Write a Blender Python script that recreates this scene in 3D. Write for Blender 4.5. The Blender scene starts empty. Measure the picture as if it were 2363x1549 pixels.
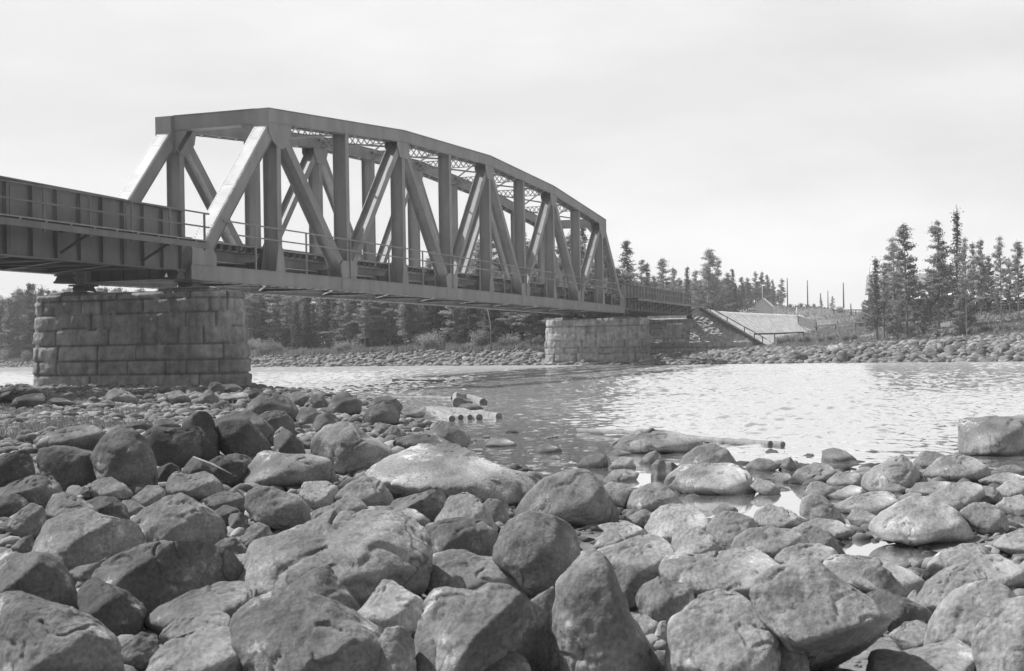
import bpy, math, random
import numpy as np
from mathutils import Vector
# ---------------------------------------------------------------- camera
F_PX = 3041.0; CX, CY = 1180.0, 777.0; PW, PH = 2363.0, 1549.0
YAW, PITCH, ROLL = 1.2372, 0.0084, 0.0172
CAM = np.array([-44.05, -28.08, 1.57])
FW = np.array([math.sin(YAW)*math.cos(PITCH), math.cos(YAW)*math.cos(PITCH), math.sin(PITCH)])
_R = np.array([math.cos(YAW), -math.sin(YAW), 0.0]); _Dn = np.cross(FW, _R)
RT = _R*math.cos(ROLL) + _Dn*math.sin(ROLL); DN = -_R*math.sin(ROLL) + _Dn*math.cos(ROLL)
FH = np.array([math.sin(YAW), math.cos(YAW), 0.0])      # horizontal forward
RH = np.array([math.cos(YAW), -math.sin(YAW), 0.0])     # horizontal right
UP = np.array([0, 0, 1.0])
scene = bpy.context.scene
COL = scene.collection
from mathutils import Matrix
cd = bpy.data.cameras.new('camera'); cam = bpy.data.objects.new('camera', cd); COL.objects.link(cam)
m = Matrix(((RT[0], -DN[0], -FW[0], CAM[0]), (RT[1], -DN[1], -FW[1], CAM[1]), (RT[2], -DN[2], -FW[2], CAM[2]), (0, 0, 0, 1)))
cam.matrix_world = m
cd.sensor_width = 36.0; cd.lens = F_PX/PW*36.0
cd.shift_x = (PW/2-CX)/PW; cd.shift_y = (CY-PH/2)/PW
cd.clip_start = 0.1; cd.clip_end = 6000
cd.dof.use_dof = True; cd.dof.focus_distance = 45; cd.dof.aperture_fstop = 9.0
scene.camera = cam
# ---------------------------------------------------------------- light
SUN_EL = math.radians(49.0); SUN_H = np.array([0.10, 1.0, 0]); SUN_H = SUN_H/np.linalg.norm(SUN_H)
sdir = Vector((SUN_H[0]*math.cos(SUN_EL), SUN_H[1]*math.cos(SUN_EL), math.sin(SUN_EL)))
sl = bpy.data.lights.new('sun', 'SUN'); sl.energy = 5.0; sl.angle = math.radians(0.6); sl.color = (1, 1, 1)
so = bpy.data.objects.new('sun', sl); COL.objects.link(so); so.rotation_euler = sdir.to_track_quat('Z', 'Y').to_euler(); so.location = (0, 30, 60)
world = bpy.data.worlds.new('World'); scene.world = world; world.use_nodes = True
wn = world.node_tree; wn.nodes.clear(); N = wn.nodes.new; Lk = wn.links.new
sky = N('ShaderNodeTexSky'); sky.sky_type = 'NISHITA'; sky.sun_disc = False; sky.sun_elevation = SUN_EL
sky.sun_rotation = math.atan2(SUN_H[0], SUN_H[1]); sky.dust_density = 3.0
bw = N('ShaderNodeRGBToBW'); Lk(sky.outputs[0], bw.inputs[0])
tc = N('ShaderNodeTexCoord'); mp = N('ShaderNodeMapping'); mp.inputs['Scale'].default_value = (1.2, 1.2, 4.5); Lk(tc.outputs['Generated'], mp.inputs[0])
nz = N('ShaderNodeTexNoise'); nz.inputs['Scale'].default_value = 1.6; nz.inputs['Detail'].default_value = 6; nz.inputs['Roughness'].default_value = .5; Lk(mp.outputs[0], nz.inputs[0])
cr = N('ShaderNodeMapRange'); cr.inputs[1].default_value = .35; cr.inputs[2].default_value = .65; cr.inputs[3].default_value = .70; cr.inputs[4].default_value = 1.0; Lk(nz.outputs[0], cr.inputs[0])
mx = N('ShaderNodeMix'); mx.data_type = 'RGBA'; sx = N('ShaderNodeSeparateXYZ'); Lk(tc.outputs['Generated'], sx.inputs[0]); ef = N('ShaderNodeMapRange'); ef.interpolation_type = 'SMOOTHSTEP'; ef.inputs[1].default_value = .27; ef.inputs[2].default_value = .60; ef.inputs[3].default_value = 1.0; ef.inputs[4].default_value = .12; Lk(sx.outputs[2], ef.inputs[0]); mu = N('ShaderNodeMath'); mu.operation = 'MULTIPLY'; Lk(cr.outputs[0], mu.inputs[0]); Lk(ef.outputs[0], mu.inputs[1]); Lk(mu.outputs[0], mx.inputs[0]); Lk(bw.outputs[0], mx.inputs[6]); n9 = N('ShaderNodeTexNoise'); n9.inputs['Scale'].default_value = 2.3; n9.inputs['Detail'].default_value = 5; Lk(mp.outputs[0], n9.inputs[0]); c9 = N('ShaderNodeMapRange'); c9.inputs[1].default_value = .36; c9.inputs[2].default_value = .64; c9.inputs[3].default_value = 5.6; c9.inputs[4].default_value = 6.8; Lk(n9.outputs[0], c9.inputs[0]); k9 = N('ShaderNodeCombineColor'); [Lk(c9.outputs[0], k9.inputs[i]) for i in range(3)]; Lk(k9.outputs[0], mx.inputs[7])
bg = N('ShaderNodeBackground'); Lk(mx.outputs[2], bg.inputs[0]); bg.inputs[1].default_value = 0.1
ow = N('ShaderNodeOutputWorld'); Lk(bg.outputs[0], ow.inputs[0])
vs = scene.view_settings; vs.view_transform = 'Standard'; vs.look = 'None'; vs.exposure = 0.6; vs.gamma = 1.0
scene.render.engine = 'CYCLES'
scene.render.resolution_x = 1024; scene.render.resolution_y = 671
scene.cycles.max_bounces = 8; scene.cycles.diffuse_bounces = 4
# ---------------------------------------------------------------- helpers
def W3(px, py, D):
    """world point seen at photo pixel (px, py) at depth D"""
    return CAM + D*(FW + (px-CX)/F_PX*RT + (py-CY)/F_PX*DN)
def at_xplane(px, py, x):
    v = FW + (px-CX)/F_PX*RT + (py-CY)/F_PX*DN; return CAM + v*(x-CAM[0])/v[0]
def hor(px): return 802.5 - 0.0172*(px-1180)
def to_pd(x, y):
    dx, dy = x-CAM[0], y-CAM[1]
    D = dx*FH[0]+dy*FH[1]; U = dx*RH[0]+dy*RH[1]
    return CX + F_PX*U/np.maximum(D, 2.0), D
def xy_of(px, D):
    U = (px-CX)/F_PX*D
    return CAM[0]+D*FH[0]+U*RH[0], CAM[1]+D*FH[1]+U*RH[1]
_rs = np.random.RandomState(7); _perm = _rs.permutation(256); _perm = np.concatenate([_perm, _perm, _perm])
_grad = _rs.normal(size=(256, 3)); _grad /= np.linalg.norm(_grad, axis=1)[:, None]
def perlin(P):
    P = np.asarray(P, float); I = np.floor(P).astype(int); f = P-I; I &= 255
    u = f*f*f*(f*(f*6-15)+10); out = 0
    for dx in (0, 1):
        for dy in (0, 1):
            for dz in (0, 1):
                h = _perm[_perm[_perm[(I[:, 0]+dx) & 255]+((I[:, 1]+dy) & 255)]+((I[:, 2]+dz) & 255)]
                g = _grad[h]; d = f-np.array([dx, dy, dz])
                w = (u[:, 0] if dx else 1-u[:, 0])*(u[:, 1] if dy else 1-u[:, 1])*(u[:, 2] if dz else 1-u[:, 2])
                out = out + w*(g*d).sum(1)
    return out
def fbm(P, oct=4, rough=.5):
    a, s, o = 1.0, 1.0, 0
    for k in range(oct): o = o + a*perlin(P*s+17.3*k); a *= rough; s *= 2.03
    return o
def link(o, parent=None):
    COL.objects.link(o)
    if parent is not None: o.parent = parent
    return o
def tag(o, label=None, cat=None, group=None, kind=None):
    if label: o['label'] = label
    if cat: o['category'] = cat
    if group: o['group'] = group
    if kind: o['kind'] = kind
    return o
def empty(name, loc=(0, 0, 0)):
    o = bpy.data.objects.new(name, None); o.location = loc; o.empty_display_size = .3; COL.objects.link(o); return o
def np_mesh(name, V, Fc, smooth=False):
    """V (n,3); Fc (m,k) array of equal-size faces"""
    me = bpy.data.meshes.new(name); V = np.asarray(V, np.float32); Fc = np.asarray(Fc, np.int32)
    k = Fc.shape[1]; me.vertices.add(len(V)); me.vertices.foreach_set('co', V.ravel())
    me.loops.add(Fc.size); me.loops.foreach_set('vertex_index', Fc.ravel())
    me.polygons.add(len(Fc)); me.polygons.foreach_set('loop_start', np.arange(0, Fc.size, k, dtype=np.int32))
    try: me.polygons.foreach_set('loop_total', np.full(len(Fc), k, np.int32))
    except Exception: pass
    me.polygons.foreach_set('use_smooth', np.full(len(Fc), smooth, bool))
    me.update(calc_edges=True); me.validate(); return me
class MB:
    def __init__(s): s.v = []; s.f = []
    def add(s, V, Fc):
        b = len(s.v); s.v += [tuple(p) for p in V]; s.f += [tuple(i+b for i in f) for f in Fc]; return s
    def obox(s, c, ax, ay, az):
        c, ax, ay, az = [np.asarray(q, float) for q in (c, ax, ay, az)]
        V = [c+i*ax+j*ay+k*az for i in (-1, 1) for j in (-1, 1) for k in (-1, 1)]
        return s.add(V, [(0, 1, 3, 2), (4, 6, 7, 5), (0, 4, 5, 1), (2, 3, 7, 6), (0, 2, 6, 4), (1, 5, 7, 3)])
    def box(s, x0, x1, y0, y1, z0, z1):
        return s.obox(((x0+x1)/2, (y0+y1)/2, (z0+z1)/2), ((x1-x0)/2, 0, 0), (0, (y1-y0)/2, 0), (0, 0, (z1-z0)/2))
    def bar(s, p, q, w, h, side=(0, 1, 0)):
        """bar p->q: width w along 'side' (made orthogonal), height h the other way"""
        p, q = np.asarray(p, float), np.asarray(q, float); a = (q-p)/2; d = a/np.linalg.norm(a)
        sd = np.asarray(side, float); sd = sd-d*(sd@d); n_ = np.linalg.norm(sd)
        if n_ < 1e-6: sd = np.array([1, 0, 0.])-d*d[0]; n_ = np.linalg.norm(sd)
        sd /= n_; up = np.cross(d, sd)
        return s.obox((p+q)/2, a, sd*w/2, up*h/2)
    def plate(s, poly, y0, y1):
        """polygon in xz extruded in y"""
        n = len(poly); V = [(x, y0, z) for x, z in poly]+[(x, y1, z) for x, z in poly]
        Fc = [tuple(range(n)), tuple(range(2*n-1, n-1, -1))]+[(i, i+n, (i+1) % n+n, (i+1) % n) for i in range(n)]
        return s.add(V, Fc)
    def tube(s, pts, rad, n=8):
        pts = [np.asarray(p, float) for p in pts]; rings = []
        for i, p in enumerate(pts):
            d = pts[min(i+1, len(pts)-1)]-pts[max(i-1, 0)]; d /= np.linalg.norm(d)
            a = np.cross(d, (0.3, .5, .81)); a /= np.linalg.norm(a); b = np.cross(d, a)
            r = rad[i] if hasattr(rad, '__len__') else rad
            rings.append([p+r*(math.cos(t)*a+math.sin(t)*b) for t in [2*math.pi*k/n for k in range(n)]])
        V = [q for r_ in rings for q in r_]; Fc = []
        for i in range(len(pts)-1):
            for k in range(n): Fc.append((i*n+k, i*n+(k+1) % n, (i+1)*n+(k+1) % n, (i+1)*n+k))
        Fc.append(tuple(range(n-1, -1, -1))); Fc.append(tuple((len(pts)-1)*n+k for k in range(n)))
        return s.add(V, Fc)
    def build(s, name, mat, parent=None, smooth=False, bevel=0):
        me = bpy.data.meshes.new(name); me.from_pydata([tuple(map(float, v)) for v in s.v], [], s.f); me.update()
        if smooth:
            for p in me.polygons: p.use_smooth = True
        me.materials.append(mat); o = bpy.data.objects.new(name, me); link(o, parent)
        if bevel:
            b = o.modifiers.new('bevel', 'BEVEL'); b.width = bevel; b.segments = 1; b.limit_method = 'ANGLE'
        return o
# ---------------------------------------------------------------- materials (grey: the photograph is black and white)
def g(v): return (v, v, v, 1)
def mat(name, lo, hi, scale=2.0, rough=.8, bump=.3, bscale=20, detail=6, stretch=(1, 1, 1), objcol=False, spec=.3, extra=None, coord='Object'):
    M = bpy.data.materials.new(name); M.use_nodes = True; nt = M.node_tree; nd = nt.nodes; lk = nt.links
    P = nd['Principled BSDF']; P.inputs['Roughness'].default_value = rough; P.inputs['Specular IOR Level'].default_value = spec
    t = nd.new('ShaderNodeTexCoord'); mp = nd.new('ShaderNodeMapping'); mp.inputs['Scale'].default_value = stretch; lk.new(t.outputs[coord], mp.inputs[0])
    n = nd.new('ShaderNodeTexNoise'); n.inputs['Scale'].default_value = scale; n.inputs['Detail'].default_value = detail; n.inputs['Roughness'].default_value = .62; lk.new(mp.outputs[0], n.inputs[0])
    mr = nd.new('ShaderNodeMapRange'); mr.inputs[1].default_value = .3; mr.inputs[2].default_value = .7; mr.inputs[3].default_value = lo; mr.inputs[4].default_value = hi; lk.new(n.outputs[0], mr.inputs[0])
    out = mr.outputs[0]
    if objcol:
        oi = nd.new('ShaderNodeObjectInfo'); b_ = nd.new('ShaderNodeRGBToBW'); lk.new(oi.outputs['Color'], b_.inputs[0])
        mm = nd.new('ShaderNodeMath'); mm.operation = 'MULTIPLY'; lk.new(out, mm.inputs[0]); lk.new(b_.outputs[0], mm.inputs[1]); out = mm.outputs[0]
    if extra: out = extra(nt, out, mp)
    cc = nd.new('ShaderNodeCombineColor')
    for i in range(3): lk.new(out, cc.inputs[i])
    lk.new(cc.outputs[0], P.inputs['Base Color'])
    if bump:
        n2 = nd.new('ShaderNodeTexNoise'); n2.inputs['Scale'].default_value = bscale; n2.inputs['Detail'].default_value = 5; n2.inputs['Roughness'].default_value = .65; lk.new(mp.outputs[0], n2.inputs[0])
        b = nd.new('ShaderNodeBump'); b.inputs['Strength'].default_value = bump; b.inputs['Distance'].default_value = .03; lk.new(n2.outputs[0], b.inputs['Height']); lk.new(b.outputs[0], P.inputs['Normal'])
    return M
def mth(nt, op, a, b, clamp=False):
    n = nt.nodes.new('ShaderNodeMath'); n.operation = op; n.use_clamp = clamp
    for i, q in enumerate((a, b)):
        if hasattr(q, 'links') or hasattr(q, 'is_linked'): nt.links.new(q, n.inputs[i])
        else: n.inputs[i].default_value = q
    return n.outputs[0]
def wet(nt, v):
    """stones are dark where the river keeps them wet, a hand's breadth above the water"""
    ge = nt.nodes.new('ShaderNodeNewGeometry'); sp = nt.nodes.new('ShaderNodeSeparateXYZ'); nt.links.new(ge.outputs['Position'], sp.inputs[0])
    n = nt.nodes.new('ShaderNodeTexNoise'); n.inputs['Scale'].default_value = 4; nt.links.new(ge.outputs['Position'], n.inputs[0])
    z = mth(nt, 'ADD', sp.outputs[2], mth(nt, 'MULTIPLY', n.outputs[0], -.08)); mr = nt.nodes.new('ShaderNodeMapRange'); mr.inputs[1].default_value = -.01; mr.inputs[2].default_value = .035; mr.inputs[3].default_value = .5; mr.inputs[4].default_value = 1.0; nt.links.new(z, mr.inputs[0])
    return mth(nt, 'MULTIPLY', v, mr.outputs[0])
def ex_rock(nt, out, mp):
    nd, lk = nt.nodes, nt.links
    def noise(s, d, lo, hi, rough=.6):
        n = nd.new('ShaderNodeTexNoise'); n.inputs['Scale'].default_value = s; n.inputs['Detail'].default_value = d; n.inputs['Roughness'].default_value = rough; lk.new(mp.outputs[0], n.inputs[0])
        mr = nd.new('ShaderNodeMapRange'); mr.inputs[1].default_value = lo; mr.inputs[2].default_value = hi; lk.new(n.outputs[0], mr.inputs[0]); return mr.outputs[0]
    lich = noise(3.3, 8, .59, .66, .72)                # pale lichen crusts
    fine = noise(46, 4, .3, .7); fine = mth(nt, 'ADD', mth(nt, 'MULTIPLY', fine, .62), .69)
    blot = noise(.9, 5, .38, .62, .55); blot = mth(nt, 'ADD', mth(nt, 'MULTIPLY', blot, .5), .72)
    dark = noise(6.5, 6, .60, .74, .7)                 # dark mineral / moss spots
    v = mth(nt, 'MULTIPLY', mth(nt, 'MULTIPLY', out, fine), blot)
    v = mth(nt, 'ADD', v, mth(nt, 'MULTIPLY', lich, .26))
    v = mth(nt, 'MULTIPLY', v, mth(nt, 'SUBTRACT', 1.0, mth(nt, 'MULTIPLY', dark, .5)))
    ds = nd.new('ShaderNodeTexNoise'); ds.inputs['Scale'].default_value = 2.0; ds.inputs['Detail'].default_value = 4; lk.new(mp.outputs[0], ds.inputs[0])
    va = nd.new('ShaderNodeVectorMath'); va.operation = 'MULTIPLY_ADD'; lk.new(ds.outputs['Color'], va.inputs[0]); va.inputs[1].default_value = (.9, .9, .9); lk.new(mp.outputs[0], va.inputs[2])
    vo = nd.new('ShaderNodeTexVoronoi'); vo.feature = 'DISTANCE_TO_EDGE'; vo.inputs['Scale'].default_value = 1.15; lk.new(va.outputs[0], vo.inputs['Vector'])
    ck = nd.new('ShaderNodeMapRange'); ck.inputs[1].default_value = .0; ck.inputs[2].default_value = .02; ck.inputs[3].default_value = 1.0; ck.inputs[4].default_value = 0.0; lk.new(vo.outputs['Distance'], ck.inputs[0])
    msk = noise(1.3, 2, .50, .56); v = mth(nt, 'MULTIPLY', v, mth(nt, 'SUBTRACT', 1.0, mth(nt, 'MULTIPLY', mth(nt, 'MULTIPLY', ck.outputs[0], msk), .55)))
    return wet(nt, v)
M = {}
M['rock'] = mat('granite', .09, .265, 1.3, .88, .42, 24, objcol=True, extra=ex_rock, spec=.2)
M['rockfar'] = mat('shore_rock', .06, .18, 1.1, .9, .5, 8, objcol=True, spec=.15)
M['steel'] = mat('painted_steel', .15, .235, 1.3, .55, .12, 30, spec=.4, stretch=(1, 1, .35))
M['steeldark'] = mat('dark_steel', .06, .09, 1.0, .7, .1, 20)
M['steeldull'] = mat('dull_darker_steel', .115, .18, 1.3, .65, .15, 30, spec=.3, stretch=(1, 1, .35))  # darker grey than the truss steel, for the left girder span
M['cover'] = mat('sunlit_pale_plate', .36, .50, 1.1, .7, .08, 8, spec=.2, stretch=(1, 1, 2))  # sunlight on the end posts put into the colour, paler than other steel
M['rivet'] = mat('rivet_steel', .05, .07, 5, .6, 0)
M['timber'] = mat('weathered_timber', .05, .10, 3, .85, .4, 12, stretch=(1, 6, 6))
M['plank'] = mat('deck_plank', .2, .32, 3, .85, .3, 12, stretch=(1, 6, 6))
M['wood'] = mat('peeled_log', .10, .25, 5, .8, .8, 14, stretch=(1, 1, 1))
M['bark'] = mat('bark', .10, .2, 3, .9, .6, 12, stretch=(1, 1, .3))
M['logend'] = mat('log_end', .06, .16, 8, .9, .3, 20)
M['gravel'] = mat('embankment_gravel', .20, .68, 1.5, .95, .9, 9, detail=14)
M['fol_pine'] = mat('pine_needles', .17, .31, 2.2, .8, 0, objcol=True)
M['fol_spruce'] = mat('spruce_needles', .055, .11, 2.2, .85, 0, objcol=True)
M['fol_bush'] = mat('willow_leaves', .17, .29, 2.2, .7, 0, objcol=True)
M['grass'] = mat('grass', .12, .26, 1.5, .9, 0)
M['plaster'] = mat('shed_wall', .55, .66, 3, .9, .2, 10)
M['roofl'] = mat('pale_roof', .55, .7, 2, .7, .2, 10)
M['roofd'] = mat('house_roof', .18, .26, 2, .8, .2, 10)
M['housew'] = mat('house_wall', .22, .3, 2, .9, .2, 10)
M['glass'] = mat('window_glass', .02, .04, 2, .1, 0, spec=.6)
M['white'] = mat('white_paint', .6, .75, 4, .7, .1, 10)
for k in ('fol_pine', 'fol_spruce', 'fol_bush', 'grass'):
    nt = M[k].node_tree; P = nt.nodes['Principled BSDF']; tr = nt.nodes.new('ShaderNodeBsdfTranslucent'); nt.links.new(P.inputs['Base Color'].links[0].from_socket, tr.inputs[0])
    ms = nt.nodes.new('ShaderNodeMixShader'); ms.inputs[0].default_value = .35; nt.links.new(P.outputs[0], ms.inputs[1]); nt.links.new(tr.outputs[0], ms.inputs[2])
    nt.links.new(ms.outputs[0], nt.nodes['Material Output'].inputs[0])
# ---------------------------------------------------------------- ground
TAB = {
-1500: [(0, .3), (50, .35), (62, -.8), (180, -.8), (215, 0), (225, 1.3), (300, 2.5), (800, 7)],
0: [(0, .2), (20, .3), (52, .35), (58, 0), (64, -.8), (180, -.8), (189, 0), (200, 1.2), (300, 3), (800, 8)],
300: [(0, .1), (20, .3), (52, .35), (60, 0), (66, -.8), (153, -.8), (161, 0), (170, 1.2), (300, 3.5), (800, 8)],
575: [(0, .1), (20, .28), (50, .3), (56, 0), (62, -.8), (130, -.8), (137, 0), (147, 1.2), (300, 4), (800, 8)],
720: [(0, .1), (20, .2), (44, .2), (49, 0), (56, -.8), (125, -.8), (132, 0), (142, 1.25), (300, 5), (800, 9)],
900: [(0, .1), (20, .15), (34, .12), (40, 0), (46, -.6), (60, -.8), (120, -.8), (126, 0), (136, 1.3), (300, 6), (800, 9)],
1000: [(0, .1), (20, .1), (24, .05), (27, 0), (31, -.3), (50, -.8), (117, -.8), (123, 0), (132, 1.3), (170, 3), (300, 6), (800, 9)],
1200: [(0, .1), (14, .08), (17, .03), (19, -.08), (25, -.25), (40, -.8), (110, -.8), (115, 0), (124, 1.3), (170, 4), (300, 7), (800, 9)],
1350: [(0, .1), (12, .05), (15, -.03), (19, -.12), (26, -.3), (45, -.8), (108, -.8), (112, 0), (121, .9), (150, 2), (175, 4.6), (300, 7), (800, 9)],
1500: [(0, .1), (9, .06), (12, .0), (17, -.04), (22, -.2), (45, -.8), (98, -.8), (104, 0), (118, .45), (143, .8), (160, 2.5), (180, 4.8), (300, 7), (800, 9)],
1750: [(0, .1), (8, .06), (10, .02), (14, -.04), (17, -.02), (19, -.2), (45, -.8), (96, -.8), (102, 0), (112, .85), (125, 1.1), (140, 1.1), (160, 2.0), (200, 3), (225, 4.5), (262, 9.4), (400, 10.5), (800, 13)],
1880: [(0, .1), (8, .06), (10, .02), (15, -.02), (17, -.05), (20, -.25), (45, -.8), (95, -.8), (101, 0), (109, 1.0), (125, 1.35), (140, 1.9), (165, 2.6), (190, 3.2), (215, 4.6), (245, 8.2), (400, 9), (800, 12)],
2000: [(0, .1), (9, .04), (15, .0), (17, -.05), (21, -.3), (45, -.8), (93, -.8), (98, 0), (106, 1.15), (125, 1.8), (150, 2.8), (180, 3.6), (200, 5.0), (214, 6.3), (400, 7), (800, 10)],
2100: [(0, .1), (9, .05), (15, .02), (17, -.05), (21, -.3), (45, -.8), (91, -.8), (96, 0), (105, 1.3), (120, 2.4), (135, 3.4), (150, 4.5), (200, 6), (800, 8)],
2230: [(0, .1), (14, .05), (17, -.1), (21, -.4), (45, -.8), (89, -.8), (94, 0), (104, 1.5), (115, 2.5), (128, 4.2), (150, 5.5), (800, 8)],
2363: [(0, .1), (13, .05), (17, -.15), (22, -.5), (45, -.8), (87, -.8), (91, 0), (101, 1.8), (112, 2.9), (122, 4.2), (150, 5.5), (800, 8)],
3900: [(0, .2), (13, .05), (17, -.2), (22, -.6), (60, -.8), (75, -.8), (80, 0), (90, 1.8), (102, 2.9), (112, 4.2), (150, 5.5), (800, 8)]}
_keys = sorted(TAB); _pools = [(1790, 1165, 1.1, .16), (2015, 1285, .55, .16), (1450, 1100, .9, .14), (1610, 1095, .8, .1), (1330, 1060, 1.6, .2), (2280, 1200, .6, .1)]
_pxy = [(*xy_of(px, 1.57*F_PX/(py-hor(px))), r, d) for px, py, r, d in _pools]
def ground_z(x, y):
    x = np.atleast_1d(np.asarray(x, float)); y = np.atleast_1d(np.asarray(y, float))
    px, D = to_pd(x, y); px = np.clip(px, _keys[0]+1, _keys[-1]-1); Dc = np.clip(D, 0, 800)
    cols = np.array([np.interp(Dc, [a for a, b in TAB[k]], [b for a, b in TAB[k]]) for k in _keys])
    j = np.searchsorted(_keys, px)-1; k = np.array(_keys, float); t = (px-k[j])/(k[j+1]-k[j]); i = np.arange(len(x))
    z = cols[j, i]*(1-t)+cols[j+1, i]*t
    for qx, qy, r, d in _pxy: z = z-d*np.exp(-((x-qx)**2+(y-qy)**2)/(r*r))
    z = z+.05*perlin(np.stack([x*.8, y*.8, x*0], 1))*np.clip((60-D)/20, 0, 1)
    z = z+.5*perlin(np.stack([x*.06, y*.06, x*0+3], 1))*np.clip((D-115)/30, 0, 1)
    return z
def gz(x, y): return float(ground_z(x, y)[0])
def steps(*segs):
    out = []
    for a, b, s in segs: out += list(np.arange(a, b, s))
    return np.array(out+[segs[-1][1]])
Dg = steps((-400, -40, 40), (-40, 0, 5), (0, 30, .25), (30, 85, 1.0), (85, 230, .9), (230, 400, 12), (400, 3000, 200))
Ug = steps((-2600, -400, 200), (-400, -80, 16), (-80, -20, 1.0), (-20, 16, .4), (16, 70, .9), (70, 400, 16), (400, 2600, 200))
gx = CAM[0]+Dg[:, None]*FH[0]+Ug[None]*RH[0]; gy = CAM[1]+Dg[:, None]*FH[1]+Ug[None]*RH[1]
Z = ground_z(gx.ravel(), gy.ravel())
nD, nU = len(Dg), len(Ug); idx = np.arange(nD*nU).reshape(nD, nU)
Q = np.stack([idx[:-1, :-1], idx[:-1, 1:], idx[1:, 1:], idx[1:, :-1]], -1).reshape(-1, 4)
def ex_ground(nt, out, mp):
    return out
M['ground'] = mat('stony_ground', .06, .19, 3.0, .95, .9, 14, detail=9, coord='Object')
o = bpy.data.objects.new('ground', np_mesh('ground', np.stack([gx.ravel(), gy.ravel(), Z], 1), Q[:, ::-1], True)); o.data.materials.append(M['ground']); link(o); tag(o, kind='structure')
# water
WM = bpy.data.materials.new('river_water'); WM.use_nodes = True; nt = WM.node_tree; nd = nt.nodes; lk = nt.links; nd.remove(nd['Principled BSDF'])
t = nd.new('ShaderNodeTexCoord')
def wnoise(sc, rot, scale, det):
    mp = nd.new('ShaderNodeMapping'); mp.inputs['Scale'].default_value = sc; mp.inputs['Rotation'].default_value = (0, 0, rot); lk.new(t.outputs['Object'], mp.inputs[0])
    n = nd.new('ShaderNodeTexNoise'); n.inputs['Scale'].default_value = scale; n.inputs['Detail'].default_value = det; lk.new(mp.outputs[0], n.inputs[0]); return n.outputs[0]
n1 = wnoise((1, 1, 1), 0, 6.0, 3); n2 = wnoise((1, 1.6, 1), .4, .35, 3)
# ripples fade out in the sheltered shallows near the stones: object space distance from the camera side shore
sp = nd.new('ShaderNodeSeparateXYZ'); lk.new(t.outputs['Object'], sp.inputs[0])
dd = mth(nt, 'ADD', mth(nt, 'MULTIPLY', sp.outputs[0], float(FH[0])), mth(nt, 'MULTIPLY', sp.outputs[1], float(FH[1])))
dd = mth(nt, 'SUBTRACT', dd, float(CAM[:2]@FH[:2]))
amp = nd.new('ShaderNodeMapRange'); amp.inputs[1].default_value = 15; amp.inputs[2].default_value = 36; amp.inputs[3].default_value = .05; amp.inputs[4].default_value = 1.0; lk.new(dd, amp.inputs[0])
h = mth(nt, 'MULTIPLY', mth(nt, 'ADD', mth(nt, 'MULTIPLY', n1, .006), mth(nt, 'MULTIPLY', n2, .006)), amp.outputs[0])
bp = nd.new('ShaderNodeBump'); bp.inputs['Strength'].default_value = 1.0; bp.inputs['Distance'].default_value = 1.0; lk.new(h, bp.inputs['Height'])
gl = nd.new('ShaderNodeBsdfGlossy'); gl.inputs['Roughness'].default_value = .08; gl.inputs['Color'].default_value = g(.97); lk.new(bp.outputs[0], gl.inputs['Normal']); lk.new(mth(nt, 'ADD', mth(nt, 'MULTIPLY', amp.outputs[0], .035), .010), gl.inputs['Roughness'])
df = nd.new('ShaderNodeBsdfDiffuse'); df.inputs['Color'].default_value = g(.40)
fr = nd.new('ShaderNodeFresnel'); fr.inputs['IOR'].default_value = 2.2
ms = nd.new('ShaderNodeMixShader'); a2 = nd.new('ShaderNodeMapRange'); a2.inputs[1].default_value = 55; a2.inputs[2].default_value = 105; lk.new(dd, a2.inputs[0]); lk.new(mth(nt, 'SUBTRACT', mth(nt, 'SUBTRACT', .96, mth(nt, 'MULTIPLY', amp.outputs[0], .12)), mth(nt, 'MULTIPLY', a2.outputs[0], .32)), ms.inputs[0]); lk.new(df.outputs[0], ms.inputs[1]); lk.new(gl.outputs[0], ms.inputs[2]); lk.new(ms.outputs[0], nd['Material Output'].inputs[0])
w = MB(); c0 = CAM+FH*300; w.add([c0+a*RH*2500+b*FH*2400 for a, b in ((-1, -.3), (1, -.3), (1, 1), (-1, 1))], [(0, 1, 2, 3)])
w.v = [(x, y, -.05) for x, y, z in w.v]
# the plane must not cover far land lower than it: land is above 0 beyond the bank
# the river surface proper: real wave relief, choppy out in the current and calm among the shore stones
Dw = steps((9, 40, .11), (40, 135, .2), (135, 215, .5)); Pw = np.arange(-700, 3200, 8.0)
DD, PP_ = np.meshgrid(Dw, Pw, indexing='ij'); UU = (PP_-CX)/F_PX*DD; wx = (CAM[0]+DD*FH[0]+UU*RH[0]).ravel(); wy = (CAM[1]+DD*FH[1]+UU*RH[1]).ravel(); DD = DD.ravel(); PP_ = PP_.ravel()
O_ = wx*0
cal = np.clip((DD-np.interp(PP_, [900, 1300, 1450, 1600], [24, 22, 19, 14]))/np.interp(PP_, [900, 1300, 1450, 1600], [16, 16, 14, 8]), .0, 1)
eddy = np.clip(.5+1.6*perlin(np.stack([wx*.05+3, wy*.11, O_], 1)), 0, 1); lee = np.exp(-((PP_-1330)/170)**2)*np.clip((125-DD)/40, 0, 1)
ampw = cal*(.62+.6*eddy)*(1-.20*lee)+.022+.13*np.exp(-((PP_-1230)/190)**2)*(DD > 15)*np.clip((32-DD)/6, 0, 1)
hw = ampw*(.012*perlin(np.stack([wx*1.1, wy*1.1, O_], 1))+.016*perlin(np.stack([wx*2.1, wy*2.1, O_+5], 1))+.019*perlin(np.stack([wx*4.3, wy*4.3, O_+9], 1)))*3.6
nD, nU = len(Dw), len(Pw); idx = np.arange(nD*nU).reshape(nD, nU); Qw = np.stack([idx[:-1, :-1], idx[:-1, 1:], idx[1:, 1:], idx[1:, :-1]], -1).reshape(-1, 4)
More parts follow.
